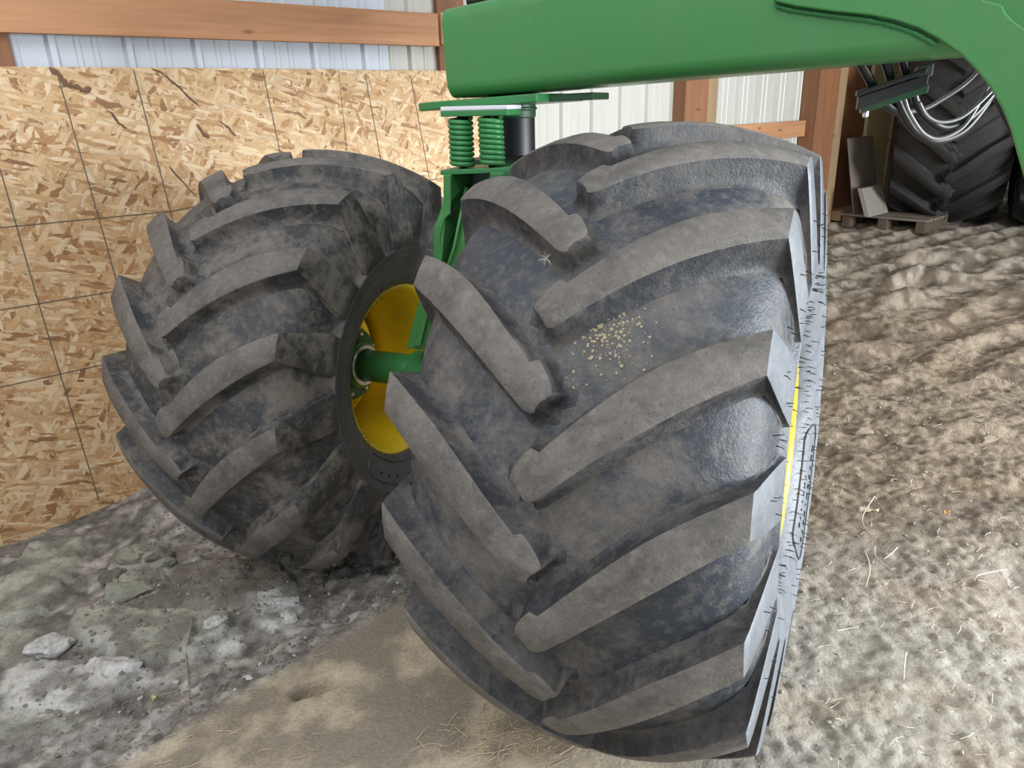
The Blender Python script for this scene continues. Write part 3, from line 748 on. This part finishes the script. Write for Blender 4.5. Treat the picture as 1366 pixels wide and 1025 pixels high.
# curved gusset plate welded to the front face of the beam, by its outline on that plane
def on_plane(px, py, o, n):
    r = ray(px, py); c0 = np.array([0, 0, CAM_H]); t = ((np.array(o)-c0)@n)/(r@n); return c0+r*t
gp = [(1030, 1), (1060, 8), (1110, 15), (1160, 20), (1195, 27), (1225, 37), (1255, 53), (1283, 73), (1303, 93), (1322, 117), (1338, 145), (1350, 175), (1358, 205), (1368, 240), (1380, 300),
      (1500, 330), (1480, 120), (1420, 70), (1385, 50), (1366, 38), (1350, 26), (1341, 16), (1337, 6), (1312, 0), (1300, -60), (1100, -60), (1035, -12)]
PO = B0+frB*.028
poly = [on_plane(x, y, PO, frB) for x, y in gp]
F('gusset_plate', prism(poly, -frB*.026, .004, 2), GREEN)
# weld ragged bead under the gusset edge
wp = [on_plane(x, y, B0+frB*.002, frB) for x, y in ((1036, 8), (1060, 14), (1110, 21), (1160, 27), (1195, 35), (1225, 46), (1250, 60))]
fobj(tube('weld_bead', spline(wp, 8), [(.006+.003*random.random()) for _ in range(6*8+1)], GREEN2, None, 6))
# top pipework glimpse above the beam's left end
fobj(tube('top_fitting', [at(622, 2, 2.8), at(640, -2, 2.8), at(700, -14, 2.8)], .014, BLACK, None, 10))
F('top_bracket', frame_box(at(632, 2, 2.85), aB, -frB, upB, (0, .5), (0, .05), (.0, .02), .003), GREEN2)

# ------------------------------------------------------------------ pivot plates, kingpin, springs
def plate(name, pl, d0, pr, d1, depth, thick, mat, bw=.003, round_left=False, dz=0):
    a = at(*pl, d0); b = at(*pr, d1); back = np.array([a[1]-b[1], b[0]-a[0], 0]); back /= np.linalg.norm(back); back = back if back[1] > 0 else -back
    if round_left:
        ex = (b-a)/np.linalg.norm(b-a); pts = []
        r_ = .10; full = [b, b+back*depth]
        for cy, q in ((depth-r_, 0), (r_, 1)):
            for k in range(9):
                an = PI/2*(k/8+q); full.append(a+ex*(r_-math.sin(an)*r_)+back*(cy+math.cos(an)*r_))
        return F(name, prism(full, (0, 0, -thick), bw), mat)
    return F(name, prism([a, b, b+back*depth, a+back*depth], (0, 0, -thick), bw), mat)
plate('pivot_plate', (543, 138.5), 2.66, (716, 124.5), 2.46, .44, .026, GREEN2, .004, True)
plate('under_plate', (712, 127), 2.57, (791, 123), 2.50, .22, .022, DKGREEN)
plate('wear_pad', (587, 142.5), 2.50, (677, 140), 2.42, .13, .013, PLASTIC)
plate('spring_cap_plate', (587, 148), 2.50, (677, 146), 2.42, .13, .018, GREEN2)
plate('spring_seat_plate', (587, 227), 2.46, (680, 223), 2.38, .20, .016, GREEN2)
def spring(px0, py0, px1, py1, d, d2, rad, wire, turns):
    a = at(px0, py0, d); b = at(px1, py1, d2); b[:2] = b[:2]; ax = (b-a); n = int(turns*20); pts = []
    for k in range(n+1):
        t = k/n; an = 2*PI*turns*t; pts.append(a+ax*t+np.array([math.cos(an)*rad, math.sin(an)*rad, 0]))
    return fobj(tube('spring', pts, wire, GREEN2, None, 8))
spring(614, 158, 617, 222, 2.51, 2.47, .0335, .0078, 9.3); spring(654, 156, 657, 220, 2.47, 2.43, .0335, .0078, 9.3)
for px, py, d in ((614, 150, 2.515), (654, 149, 2.475)):
    a = at(px, py, d); b = a-np.array([0, 0, .19]); fobj(tube('spring_guide', [a, b], .012, BLACK, None, 12))
# kingpin housing behind the springs
kc = at(684, 140, 2.86); kc0 = kc.copy()
def vcyl(name, c, r, z0, z1, mat, seg=40): return fobj(disc_solid(name, c, (0, 0, 1), r, z0, z1, mat, seg))
vcyl('kingpin_housing', kc, .083, -.045, .04, DKGREEN); vcyl('kingpin_collar', kc, .088, -.02, -.008, DKGREEN); vcyl('kingpin', kc, .079, -.175, -.04, Mat('shaded_black_steel', .45, 0, (.008, .009, .009)).m)  # dark housing and near-black kingpin stand in for shade under the beam
F('saddle_plate', frame_box(kc+[0, 0, -.20], (aB[0], aB[1], 0), (-frB[0], -frB[1], 0), (0, 0, 1), (-.16, .10), (-.13, .15), (0, .018), .003), DKGREEN)
F('saddle_block', frame_box(kc+[0, 0, -.40], (aB[0], aB[1], 0), (-frB[0], -frB[1], 0), (0, 0, 1), (-.14, .075), (-.06, .12), (0, .20), .01), GREEN2)
fobj(disc_solid('grease_cap', kc+np.array([.085, -.04, -.195]), aB, .014, 0, .03, BLACK, 12))
fobj(tube('grease_nipple', [kc+np.array([.09, -.03, -.17]), kc+np.array([.115, -.03, -.145])], .004, BLACK, None, 6))
# wheel leg: left cheek plate, right cheek plate, front web and the lower arm
back = -fL
def cheek(name, front, width, thick, mat, holes=()):
    pts = [np.array(p) for p in front]; bk = [p+back*w_ for p, w_ in zip(pts, width)]
    poly = pts+bk[::-1]; return F(name, prism(poly, -aL*thick, .004, 2), mat)
fr_pts = [at(x, y, d) for x, y, d in ((601, 233, 2.44), (601, 268, 2.45), (599, 284, 2.455), (593, 292, 2.46), (588, 302, 2.465), (587, 318, 2.47), (588, 345, 2.48), (584, 362, 2.485), (574, 382, 2.50))]
cheek('cheek_plate', fr_pts, [.20, .20, .19, .19, .20, .20, .20, .2, .2], .028, GREEN)
hp = on_plane(603, 285, fr_pts[2], aL); fobj(disc_solid('plate_hole', hp, aL, .017, -.003, .006, Mat('hole_dark', .8, 0, (.01, .02, .012)).m, 20))
fr2 = [at(x, y, d) for x, y, d in ((672, 230, 2.36), (672, 262, 2.365), (678, 330, 2.38))]
cheek('cheek_plate', fr2, [.18, .18, .18], .05, GREEN2)
F('back_web', box8([at(600, 372, 2.62), at(690, 372, 2.56), at(690, 372, 2.60), at(600, 372, 2.66), at(600, 232, 2.60), at(690, 228, 2.54), at(690, 228, 2.58), at(600, 232, 2.64)]), DKGREEN)  # dark green sheet stands in for the shaded inside of the leg
fobj(tube('web_rib', [at(622, 250, 2.50), at(606, 330, 2.47), at(592, 372, 2.47)], .006, GREEN, None, 8))
F('front_web', prism([at(624, 262, 2.50), at(690, 262, 2.44), at(690, 370, 2.47), at(592, 372, 2.50), at(606, 330, 2.49)], back*.02, .003), GREEN)
# lower arm: box section from the knee down to the axle
def arm(name, q0, q1, mat, bw=.008):
    return F(name, box8(list(q1)+list(q0), bw), mat)
def quad(px0, px1, y0, y1, d, dep):
    a = at(px0, y0, d); b = at(px1, y1, d-.03); return [a, b, b+back*dep, a+back*dep]
arm('lower_arm', quad(571, 640, 355, 350, 2.50, .16), quad(540, 600, 466, 470, 2.60, .16), GREEN)
arm('arm_flange', [at(579, 350, 2.47), at(588, 350, 2.465), at(588, 350, 2.50), at(579, 350, 2.50)], [at(552, 462, 2.565), at(561, 462, 2.56), at(561, 462, 2.62), at(552, 462, 2.62)], GREEN, .003)
fobj(disc_solid('arm_boss', along(.42), aL, .085, 0, .16, GREEN2))
fobj(disc_solid('bolt', at(673, 235, 2.34), aL, .014, 0, .03, DKGREEN, 6))
# stub axle to the near wheel (mostly hidden)
fobj(tube('axle_tube', [cN-aN*.05, cN-aN*.30, cN-aN*.55], .064, GREEN2, None, 32))
nh = wheel_part(disc_solid('hub', cN, aN, .150, -.02, .09, DKGREEN), near_w)
F('near_lower_arm', box8([cN-aN*.62+np.array(o_) for o_ in ((-.06, -.06, -.05), (.06, -.06, -.05), (.06, .06, -.05), (-.06, .06, -.05))]+[np.array(kc+[0, 0, -.35])+np.array(o_) for o_ in ((-.06, -.06, 0), (.06, -.06, 0), (.06, .06, 0), (-.06, .06, 0))], .01), GREEN2)

# ------------------------------------------------------------------ hose clamp and hydraulic hoses under the beam
DH = 2.27
cl = empty('hose_clamp', tuple(at(1190, 120, DH))); tag(cl, 'black hose clamp block on a green bar hanging under the beam', 'hose clamp')
def cobj(o): o.parent = cl; o.matrix_parent_inverse = Matrix.Translation(-Vector(cl.location)); return o
def strip(name, p0, p1, hpx, d0, d1, dep, mat):      # bar between two pixels, hpx pixels tall
    a, b = at(*p0, d0), at(*p1, d1); dz = np.array([0, 0, hpx/FPX*DH*1.05]); bk = np.array([.3, .95, 0])*dep
    return cobj(bm_obj(name, box8([a-dz, b-dz, b-dz+bk, a-dz+bk, a, b, b+bk, a+bk], .003), mat))
strip('clamp_bar', (1150, 141), (1240, 112), 9, DH, DH-.06, .05, DKGREEN)
strip('clamp_block', (1146, 129), (1240, 98), 15, DH+.002, DH-.058, .05, BLACK)
strip('clamp_top_plate', (1144, 122), (1238, 90), 6, DH, DH-.06, .052, BLACK)
cobj(disc_solid('clamp_bolt', at(1156, 140, DH+.01), (0, 0, 1), .008, -.035, .0, STEEL, 6))
cobj(bm_obj('clamp_spacer', frame_box(at(1222, 108, DH-.045), (.9, -.4, .3), (.3, .95, 0), (0, 0, 1), (0, .04), (0, .05), (0, .035), .004), Mat('grey_clamp', .5, 0, (.10, .10, .11)).m))
hoses = [
 ('black hydraulic hose dropping through the left slot of the clamp', [(1140, 70), (1160, 106), (1172, 128), (1182, 140), (1200, 150), (1210, 152)], .0135, HOSE, DH+.03),
 ('black hydraulic hose through the middle of the clamp looping lowest to the right', [(1176, 68), (1188, 106), (1194, 124), (1204, 150), (1222, 176), (1248, 188), (1282, 176), (1310, 145), (1330, 112), (1345, 80)], .0125, HOSE, DH+.02),
 ('black hydraulic hose through the right end of the clamp in a tight loop', [(1200, 66), (1210, 102), (1217, 118), (1224, 140), (1240, 160), (1262, 170), (1292, 158), (1318, 132), (1338, 105), (1350, 85)], .0115, HOSE, DH),
 ('thin grey hose sweeping up right under the beam', [(1206, 150), (1232, 146), (1258, 132), (1290, 110), (1312, 86), (1330, 62)], .0065, HOSEG, DH+.05),
 ('thin grey hose hanging in the lowest loop beside the black hoses', [(1206, 130), (1214, 152), (1232, 178), (1254, 185), (1284, 170), (1306, 138), (1324, 104), (1338, 74)], .0055, HOSEG, DH-.02),
 ('thin grey hose in the upper loop', [(1226, 136), (1236, 154), (1254, 163), (1280, 158), (1304, 140), (1326, 118), (1344, 96)], .0050, HOSEG, DH-.03),
 ('dark hose slanting down past the far tractor tyres', [(1322, 112), (1334, 140), (1352, 176), (1368, 210), (1378, 250)], .012, HOSE, DH+.25),
]
for lab, pts, r, mt, d in hoses:
    P = spline([at(x, y, d+(x-1180)*.0004) for x, y in pts], 10); o = mesh_obj('hydraulic_hose', *tube_geo(P, r, 10), mt, None, True)
    c0 = Vector(P[0]); o.data.transform(Matrix.Translation(-c0)); o.location = c0; tag(o, lab, 'hose')

# ------------------------------------------------------------------ far background: tractor dual tyres, yellow rims, pallet, clutter
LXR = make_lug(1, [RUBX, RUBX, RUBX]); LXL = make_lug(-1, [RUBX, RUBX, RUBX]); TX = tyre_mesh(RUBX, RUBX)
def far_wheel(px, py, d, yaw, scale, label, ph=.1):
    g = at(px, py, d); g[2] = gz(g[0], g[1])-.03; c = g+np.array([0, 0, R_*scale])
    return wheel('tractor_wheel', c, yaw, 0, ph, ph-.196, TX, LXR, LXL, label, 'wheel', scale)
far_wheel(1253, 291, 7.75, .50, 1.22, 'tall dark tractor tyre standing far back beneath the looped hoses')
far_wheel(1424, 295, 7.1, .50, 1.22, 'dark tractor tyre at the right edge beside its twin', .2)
# pallet against the wall
pl = empty('pallet', tuple(on_ground(1140, 290))); tag(pl, 'low dark wooden pallet on the ground against the far wall', 'pallet')
DWOOD = wood('dark_brown_wood', (.07, .05, .035), (.12, .09, .06), .8)  # darker brown than the slats, used for the runners
p0 = W(6.95, 0, .24); p0[2] = gz(p0[0], p0[1])
def pobj(n, bm, m_): o = bm_obj(n, bm, m_); o.parent = pl; o.matrix_parent_inverse = Matrix.Translation(-Vector(pl.location)); return o
for k in range(3): pobj('pallet_runner', frame_box(p0, WH, WN, (0, 0, 1), (0, 1.2), (.02+k*.36, .11+k*.36), (.0, .11), .004, 1), DWOOD)
for k in range(7): pobj('pallet_slat', frame_box(p0, WH, WN, (0, 0, 1), (.0+k*.177, .14+k*.177), (0, .84), (.112, .135), .003, 1), PLY)
# leaning boards
def lean(name, s0, s1, zb, zt_, ob, ot, thick, mat, label, cat):
    a, b = W(s0, zb, ob), W(s1, zb, ob); c, d = W(s1+.05, zt_, ot), W(s0+.05, zt_, ot); n_ = WN*thick
    bm = box8([a, b, b+n_, a+n_, d, c, c+n_, d+n_], .003, 1); o = bm_obj(name, bm, mat); c0 = Vector(a); o.data.transform(Matrix.Translation(-c0)); o.location = c0; tag(o, label, cat); return o
zb = p0[2]+.14-CAM_H
lean('plywood_offcut', 6.95, 7.5, zb, zb+.72, .36, .18, .018, PLY, 'weathered grey plywood offcut leaning on the wall above the pallet', 'plywood')
lean('feed_sack', 6.80, 7.22, zb, zb+.26, .55, .42, .05, Mat('dirty_white_sack', .8, 0, (.26, .23, .19)).m, 'dirty pale folded sack lying on the pallet', 'sack')
# daylight seen under the door panel: pale ground added outside, brightness put in its colour
og = bm_obj('daylight_ground_1', frame_box(W(7.3, 0, -3.0)*[1, 1, 0]+[0, 0, .52], WH, WN, (0, 0, 1), (0, 12), (-9, 2.2), (-.02, 0)), Mat('sunlit_gravel', .9, 0, (.85, .84, .82)).m); og['kind'] = 'structure'

# ------------------------------------------------------------------ ground litter: clods, stones, straw, leaves
m = Mat('pale_clay', .95, spec=.2); v = m.coord(kind='Generated'); 
tc = m.n.new('ShaderNodeTexCoord'); oi = m.n.new('ShaderNodeObjectInfo'); v = tc.outputs['Object']
c = m.mix(m.ramp(m.noise(v, 22, 6, .7), [(.3, 0.), (.7, 1.)]), (.25, .255, .21), (.40, .41, .335)); c = m.mix(m.math('MULTIPLY', m.ramp(m.noise(v, 9, 5, .6), [(.5, 0.), (.7, 1.)]), .7), c, (.20, .18, .155))
m.color(c); m.bump(m.noise(v, 50, 6, .75), .7, .01); CLAY = m.m
m = Mat('lime_white_clay', .95, spec=.2); v = m.coord(); c = m.mix(m.ramp(m.noise(v, 26, 6, .7), [(.35, 0.), (.6, 1.)]), (.33, .32, .29), (.66, .66, .66)); m.color(c); m.bump(m.noise(v, 60, 5, .7), .6, .008); LIME = m.m
m = Mat('dark_clay', .95, spec=.2); v = m.coord(); c = m.mix(m.ramp(m.noise(v, 26, 6, .7), [(.35, 0.), (.65, 1.)]), (.15, .13, .115), (.25, .225, .20)); m.color(c); m.bump(m.noise(v, 60, 5, .7), .6, .008); DCLAY = m.m
def clod(px, py, sx, sy, sz, rot, mat, label, seed, group=None, sink=.35, name='clay_clod'):
    r2 = random.Random(seed); bm = bmesh.new(); bmesh.ops.create_icosphere(bm, subdivisions=4, radius=1)
    o1 = Vector((r2.uniform(0, 50), r2.uniform(0, 50), r2.uniform(0, 50)))
    from mathutils import noise as mn
    pl_ = [(Vector((r2.uniform(-1, 1), r2.uniform(-1, 1), r2.uniform(-.25, 1))).normalized(), r2.uniform(.55, .85)) for _ in range(9)]
    for v_ in bm.verts:
        p = v_.co.normalized()
        p = Vector((math.copysign(abs(p.x)**.7, p.x), math.copysign(abs(p.y)**.7, p.y), math.copysign(abs(p.z)**.7, p.z)))
        for n_, d_ in pl_:
            k = p.dot(n_)
            if k > d_: p = p-n_*(k-d_)
        p = p*(1+.22*mn.fractal(p*1.5+o1, 1.0, 2.0, 4)) + Vector((0, 0, .12*mn.fractal(p*5+o1, 1.0, 2.0, 3)))
        v_.co = Vector((p.x*sx, p.y*sy, p.z*sz))
    o = bm_obj(name, bm, mat, None, True); g = on_ground(px, py); o.location = (g[0], g[1], g[2]+sz*(.5-sink)); o.rotation_euler = (r2.uniform(-.12, .12), r2.uniform(-.12, .12), rot)
    tag(o, label, 'clod' if name == 'clay_clod' else 'stone', group); return o
clods = [
 (150, 768, .06, .04, .035, .5, DCLAY, 'dark crumbled clay lump in the gap between the two greenish slabs'),
 (218, 752, .05, .03, .03, .3, CLAY, 'broken greenish lump at the left end of the slab under the left tyre'),
 (175, 790, .10, .07, .04, .2, CLAY, 'rounded broken clay lump left of the big flat slabs'),
 (70, 865, .09, .06, .035, .8, LIME, 'whitish clay lump on the rubble nearest the left edge'),
 (150, 895, .10, .045, .025, -.1, LIME, 'low white clay lump on the pale plate at lower left'),
 (290, 835, .05, .03, .022, .3, LIME, 'small white lime crumb patch right of the cracked slab'),
 (378, 805, .065, .04, .030, .2, LIME, 'white limy clay lump below the left tyre'),
 (385, 826, .05, .03, .026, -.3, LIME, 'white rounded clay lump on the gravel before the near tyre'),
 (328, 905, .035, .02, .012, .3, LIME, 'flat white clay chip beside the tan soil edge'),
 (215, 745, .07, .045, .04, .6, DCLAY, 'dark broken clay lump left of the left tyre foot'),
 (170, 745, .06, .04, .03, .1, CLAY, 'small greenish lump behind the rounded lump'),
 (10, 735, .10, .07, .035, .2, DCLAY, 'dark soil clod against the wall at the left edge'),
 (1150, 575, .07, .03, .02, .1, Mat('brown_clod', .95, 0, (.26, .2, .15)).m, 'brown soil clod right of the near tyre'),
 (1320, 576, .09, .03, .02, .0, Mat('brown_clod', .95, 0, (.26, .2, .15)).m, 'flat brown clod near the right edge'),
]
for i, (px, py, sx, sy, sz, rot, mt, lab) in enumerate(clods): clod(px, py, sx, sy, sz, rot, mt, lab, 100+i)
# stones scattered
V = []; Fc = []
ico = bmesh.new(); bmesh.ops.create_icosphere(ico, subdivisions=1, radius=1); iv = np.array([v_.co[:] for v_ in ico.verts]); ifc = [tuple(v_.index for v_ in f.verts) for f in ico.faces]; ico.free()
def scatter(n, xr, yr, cond, smin, smax, seed):
    r_ = np.random.default_rng(seed); X = r_.uniform(*xr, n); Y = r_.uniform(*yr, n); k = cond(X, Y); X, Y = X[k], Y[k]; Z = ground_h(X, Y); VV = []; FF = []
    for i, (x, y, z) in enumerate(zip(X, Y, Z)):
        s_ = smin+(smax-smin)*r_.random()**3; A = iv*(1+.35*r_.standard_normal(iv.shape)*.6)*np.array([1, r_.uniform(.6, 1), r_.uniform(.4, .7)])*s_
        an = r_.uniform(0, 6.3); c_, q_ = math.cos(an), math.sin(an); A = A@np.array([[c_, -q_, 0], [q_, c_, 0], [0, 0, 1]])
        VV.append(A+[x, y, z+s_*.15]); FF += [tuple(i*12+j for j in f) for f in ifc]
    return np.concatenate(VV), FF
def stuff(name, VV, FF, mat, label, cat):
    o = mesh_obj(name, VV, FF, mat); tag(o, label, cat, kind='stuff'); return o
VV, FF = scatter(5200, (-1.7, .2), (1.5, 3.6), lambda x, y: (ridge_side(x, y) < -.01), .0015, .013, 3)
stuff('gravel', VV, FF, Mat('grey_gravel', .9, 0, (.22, .205, .185)).m, 'grey gravel and crumbs scattered through the rubble left of the tyres', 'gravel')
VV, FF = scatter(420, (-1.7, .2), (1.5, 3.2), lambda x, y: (ridge_side(x, y) < -.01), .0015, .012, 13)
stuff('white_grit', VV, FF, Mat('white_grit', .9, 0, (.50, .49, .46)).m, 'white limy grit dotted over the rubble left of the tyres', 'grit')
VV, FF = scatter(1700, (.6, 3.4), (1.3, 4.5), lambda x, y: (x-.25*(y-1.9)) > .7, .0015, .010, 4)
stuff('soil_crumb', VV, FF, Mat('pale_soil_crumb', .95, 0, (.42, .38, .32)).m, 'pale soil crumbs scattered over the ground right of the near tyre', 'soil')
STRAW = Mat('straw', .7, 0, (.52, .42, .28)).m; PSTRAW = Mat('pale_straw', .7, 0, (.68, .60, .48)).m
def straws(n, sampler, seed, lmin, lmax, rad=.0012):
    r_ = random.Random(seed); VV = []; FF = []
    for _ in range(n):
        x, y, an = sampler(r_); ln = r_.uniform(lmin, lmax); P = []
        bend = r_.uniform(-.5, .5)
        for t in (0, .5, 1): P.append((x+math.cos(an+bend*t)*ln*t, y+math.sin(an+bend*t)*ln*t))
        zz = ground_h(np.array([p[0] for p in P]), np.array([p[1] for p in P])); P = [np.array([p[0], p[1], z+.002+.006*r_.random()]) for p, z in zip(P, zz)]
        v_, f_ = tube_geo(P, rad*r_.uniform(.6, 1.3), 4, False); b = len(VV); VV += v_; FF += [tuple(b+i for i in q) for q in f_]
    return VV, FF
def smp_tip(r_):
    p = to_ground(r_.gauss(690, 60), r_.gauss(985, 28), .02); return p[0], p[1], r_.uniform(0, 6.3)
VV, FF = straws(170, smp_tip, 5, .02, .07); stuff('straw_litter', VV, FF, STRAW, 'tangled straw bits lying beneath the near tyre', 'straw')
def smp_left(r_):
    p = to_ground(r_.uniform(0, 450), r_.uniform(840, 1020), -.03); return p[0], p[1], r_.uniform(0, 6.3)
VV, FF = straws(110, smp_left, 6, .015, .06, .0009); stuff('straw_litter', VV, FF, STRAW, 'fine straw pieces among the rubble at lower left', 'straw')
def smp_right(r_):
    p = to_ground(r_.uniform(1090, 1366), r_.uniform(520, 1020), .03); return p[0], p[1], r_.uniform(0, 6.3)
VV, FF = straws(190, smp_right, 7, .012, .055, .0010); stuff('straw_litter', VV, FF, PSTRAW, 'short pale straw bits on the crumbly soil at right', 'straw')
def stalk(pxs, rad, label, mat=PSTRAW, lift=.022):
    P = []
    for px, py in pxs: g = on_ground(px, py); P.append(g+[0, 0, lift])
    P = spline(P, 5); v_, f_ = tube_geo(P, [rad*(1-.5*i/len(P)) for i in range(len(P))], 6); o = mesh_obj('dry_stalk', v_, f_, mat, None, True)
    c0 = Vector(P[0]); o.data.transform(Matrix.Translation(-c0)); o.location = c0; tag(o, label, 'stalk'); return o
stalk([(259, 832), (256, 855), (249, 880), (253, 915), (254, 960)], .0042, 'long split dry stalk standing out on the rubble at lower left', Mat('brown_stalk', .8, 0, (.36, .28, .20)).m)
stalk([(362, 868), (360, 880), (356, 893)], .0016, 'short stem with a white tuft beside the tan soil')
stalk([(1152, 740), (1158, 756), (1159, 770), (1154, 790)], .0028, 'pale curved stalk right of the near tyre, upper one')
stalk([(1196, 737), (1188, 745), (1178, 752)], .0028, 'short pale stalk slanting beside the curved one')
stalk([(1166, 735), (1168, 750), (1190, 768)], .0020, 'forked thin pale stalk in the pale soil')
stalk([(1207, 878), (1205, 895), (1204, 915)], .0030, 'pale upright-looking stalk on the crumbly soil at lower right')
stalk([(1300, 775), (1320, 770), (1342, 766)], .0024, 'pale twig lying flat near the right edge')
stalk([(1302, 780), (1318, 785), (1332, 795)], .0018, 'side branch of the pale twig near the right edge')
stalk([(1115, 850), (1130, 846), (1145, 843)], .0018, 'thin straw lying level right of the tyre foot')
stalk([(1166, 668), (1152, 690), (1150, 704), (1160, 718)], .0022, 'pale straw curling below the dry leaf')
stalk([(560, 706), (562, 720), (558, 735)], .0015, 'thin stem by the foot of the left tyre') if False else None
def leaf(px, py, L, Wf, an, label, mat):
    g = on_ground(px, py); V = []; Fc = []; n = 9
    for i in range(n):
        t = i/(n-1); w_ = Wf*math.sin(PI*min(1, .06+t*.94))**.8*(1+.25*math.sin(i*2.1)); x = (t-.5)*L
        for s_ in (-1, 0, 1): V.append((x, s_*w_/2, .012*math.sin(t*3+s_)+(.004 if s_ == 0 else .010)))
    for i in range(n-1):
        for k in (0, 1): Fc.append((i*3+k, (i+1)*3+k, (i+1)*3+k+1, i*3+k+1))
    o = mesh_obj('dry_leaf', V, Fc, mat, None, True); md = o.modifiers.new('s', 'SOLIDIFY'); md.thickness = .001
    o.location = (g[0], g[1], g[2]+.004); o.rotation_euler = (0, 0, an); tag(o, label, 'leaf')
leaf(1158, 683, .085, .032, -.15, 'curled pale dry leaf on the soil right of the near tyre', Mat('dry_leaf', .7, 0, (.66, .55, .40)).m)
leaf(1262, 688, .03, .012, .2, 'small orange-brown leaf flake on the soil at right', Mat('orange_leaf', .7, 0, (.5, .28, .10)).m)
leaf(208, 935, .022, .014, .8, 'small yellowish leaf flake on the gravel at lower left', Mat('yellow_leaf', .7, 0, (.52, .47, .25)).m)
# pale mud splatter dried on the near tyre between two lugs
tt, uu_ = np.meshgrid(np.linspace(-.4, 1.2, 400), np.linspace(-.1, .45, 200)); rr_ = np.interp(np.abs(uu_), cu[:7], cr[:7])
PP = cN+aN*(uu_*R_)[..., None]+(uN*np.cos(tt)[..., None]+fN*np.sin(tt)[..., None])*(rr_*R_)[..., None]
qq = PP-np.array([0, 0, CAM_H]); zz = qq@cF; qx = 683+FPX*(qq@cR)/zz; qy = 512.5-FPX*(qq@cU)/zz
V = []; Fc = []
for k in range(420):
    g = random.random() < .5; px, py = (random.gauss(812, 20), random.gauss(432, 22)) if g else (random.gauss(812, 30), random.gauss(452, 30))
    i = np.argmin((qx-px)**2+(qy-py)**2); P = PP.reshape(-1, 3)[i]; nn = uN*math.cos(tt.ravel()[i])+fN*math.sin(tt.ravel()[i]); t1 = aN; t2 = np.cross(nn, t1); s_ = .0009+.0035*random.random()**3
    b = len(V)
    for v_ in iv: V.append(P+t1*v_[0]*s_*random.uniform(.6, 1.3)+t2*v_[1]*s_*random.uniform(.6, 1.3)+nn*(v_[2]*s_*.3+.0006))
    Fc += [tuple(b+j for j in f) for f in ifc]
o = mesh_obj('mud_splatter', V, Fc, Mat('pale_dried_mud', .9, 0, (.38, .32, .22)).m); o.parent = near_w; o.matrix_parent_inverse = near_w.matrix_world.inverted(); o['kind'] = 'stuff'
# seed tuft caught between the lugs of the near tyre
V = []; Fc = []; th_ = .42; tp = cN*0
pc = at(733, 347, 1.18)
best = None
for th_ in np.linspace(-.6, 1.6, 221):
    for u_ in np.linspace(-.2, .1, 31):
        P = cN+aN*u_*R_+(uN*math.cos(th_)+fN*math.sin(th_))*r_floor(u_)*R_
        q = P-np.array([0, 0, CAM_H]); z = q@cF; e_ = (683+FPX*(q@cR)/z-733)**2+(512.5-FPX*(q@cU)/z-350)**2
        if best is None or e_ < best[0]: best = (e_, P, th_)
P0 = best[1]+(uN*math.cos(best[2])+fN*math.sin(best[2]))*.012
for k in range(22):
    d = np.array([random.gauss(0, 1), random.gauss(0, 1), random.gauss(0, 1)]); d /= np.linalg.norm(d)
    v_, f_ = tube_geo([P0, P0+d*.011, P0+d*.018+[0, 0, -.002]], [.0006, .0004, .0002], 4, False); b = len(V); V += v_; Fc += [tuple(b+i for i in q) for q in f_]
o = mesh_obj('seed_tuft', V, Fc, Mat('seed_fluff', .8, 0, (.7, .68, .62)).m); c0 = Vector(P0); o.data.transform(Matrix.Translation(-c0)); o.location = c0
tag(o, 'tiny white fluffy seed tuft caught between lugs of the near tyre', 'seed tuft')
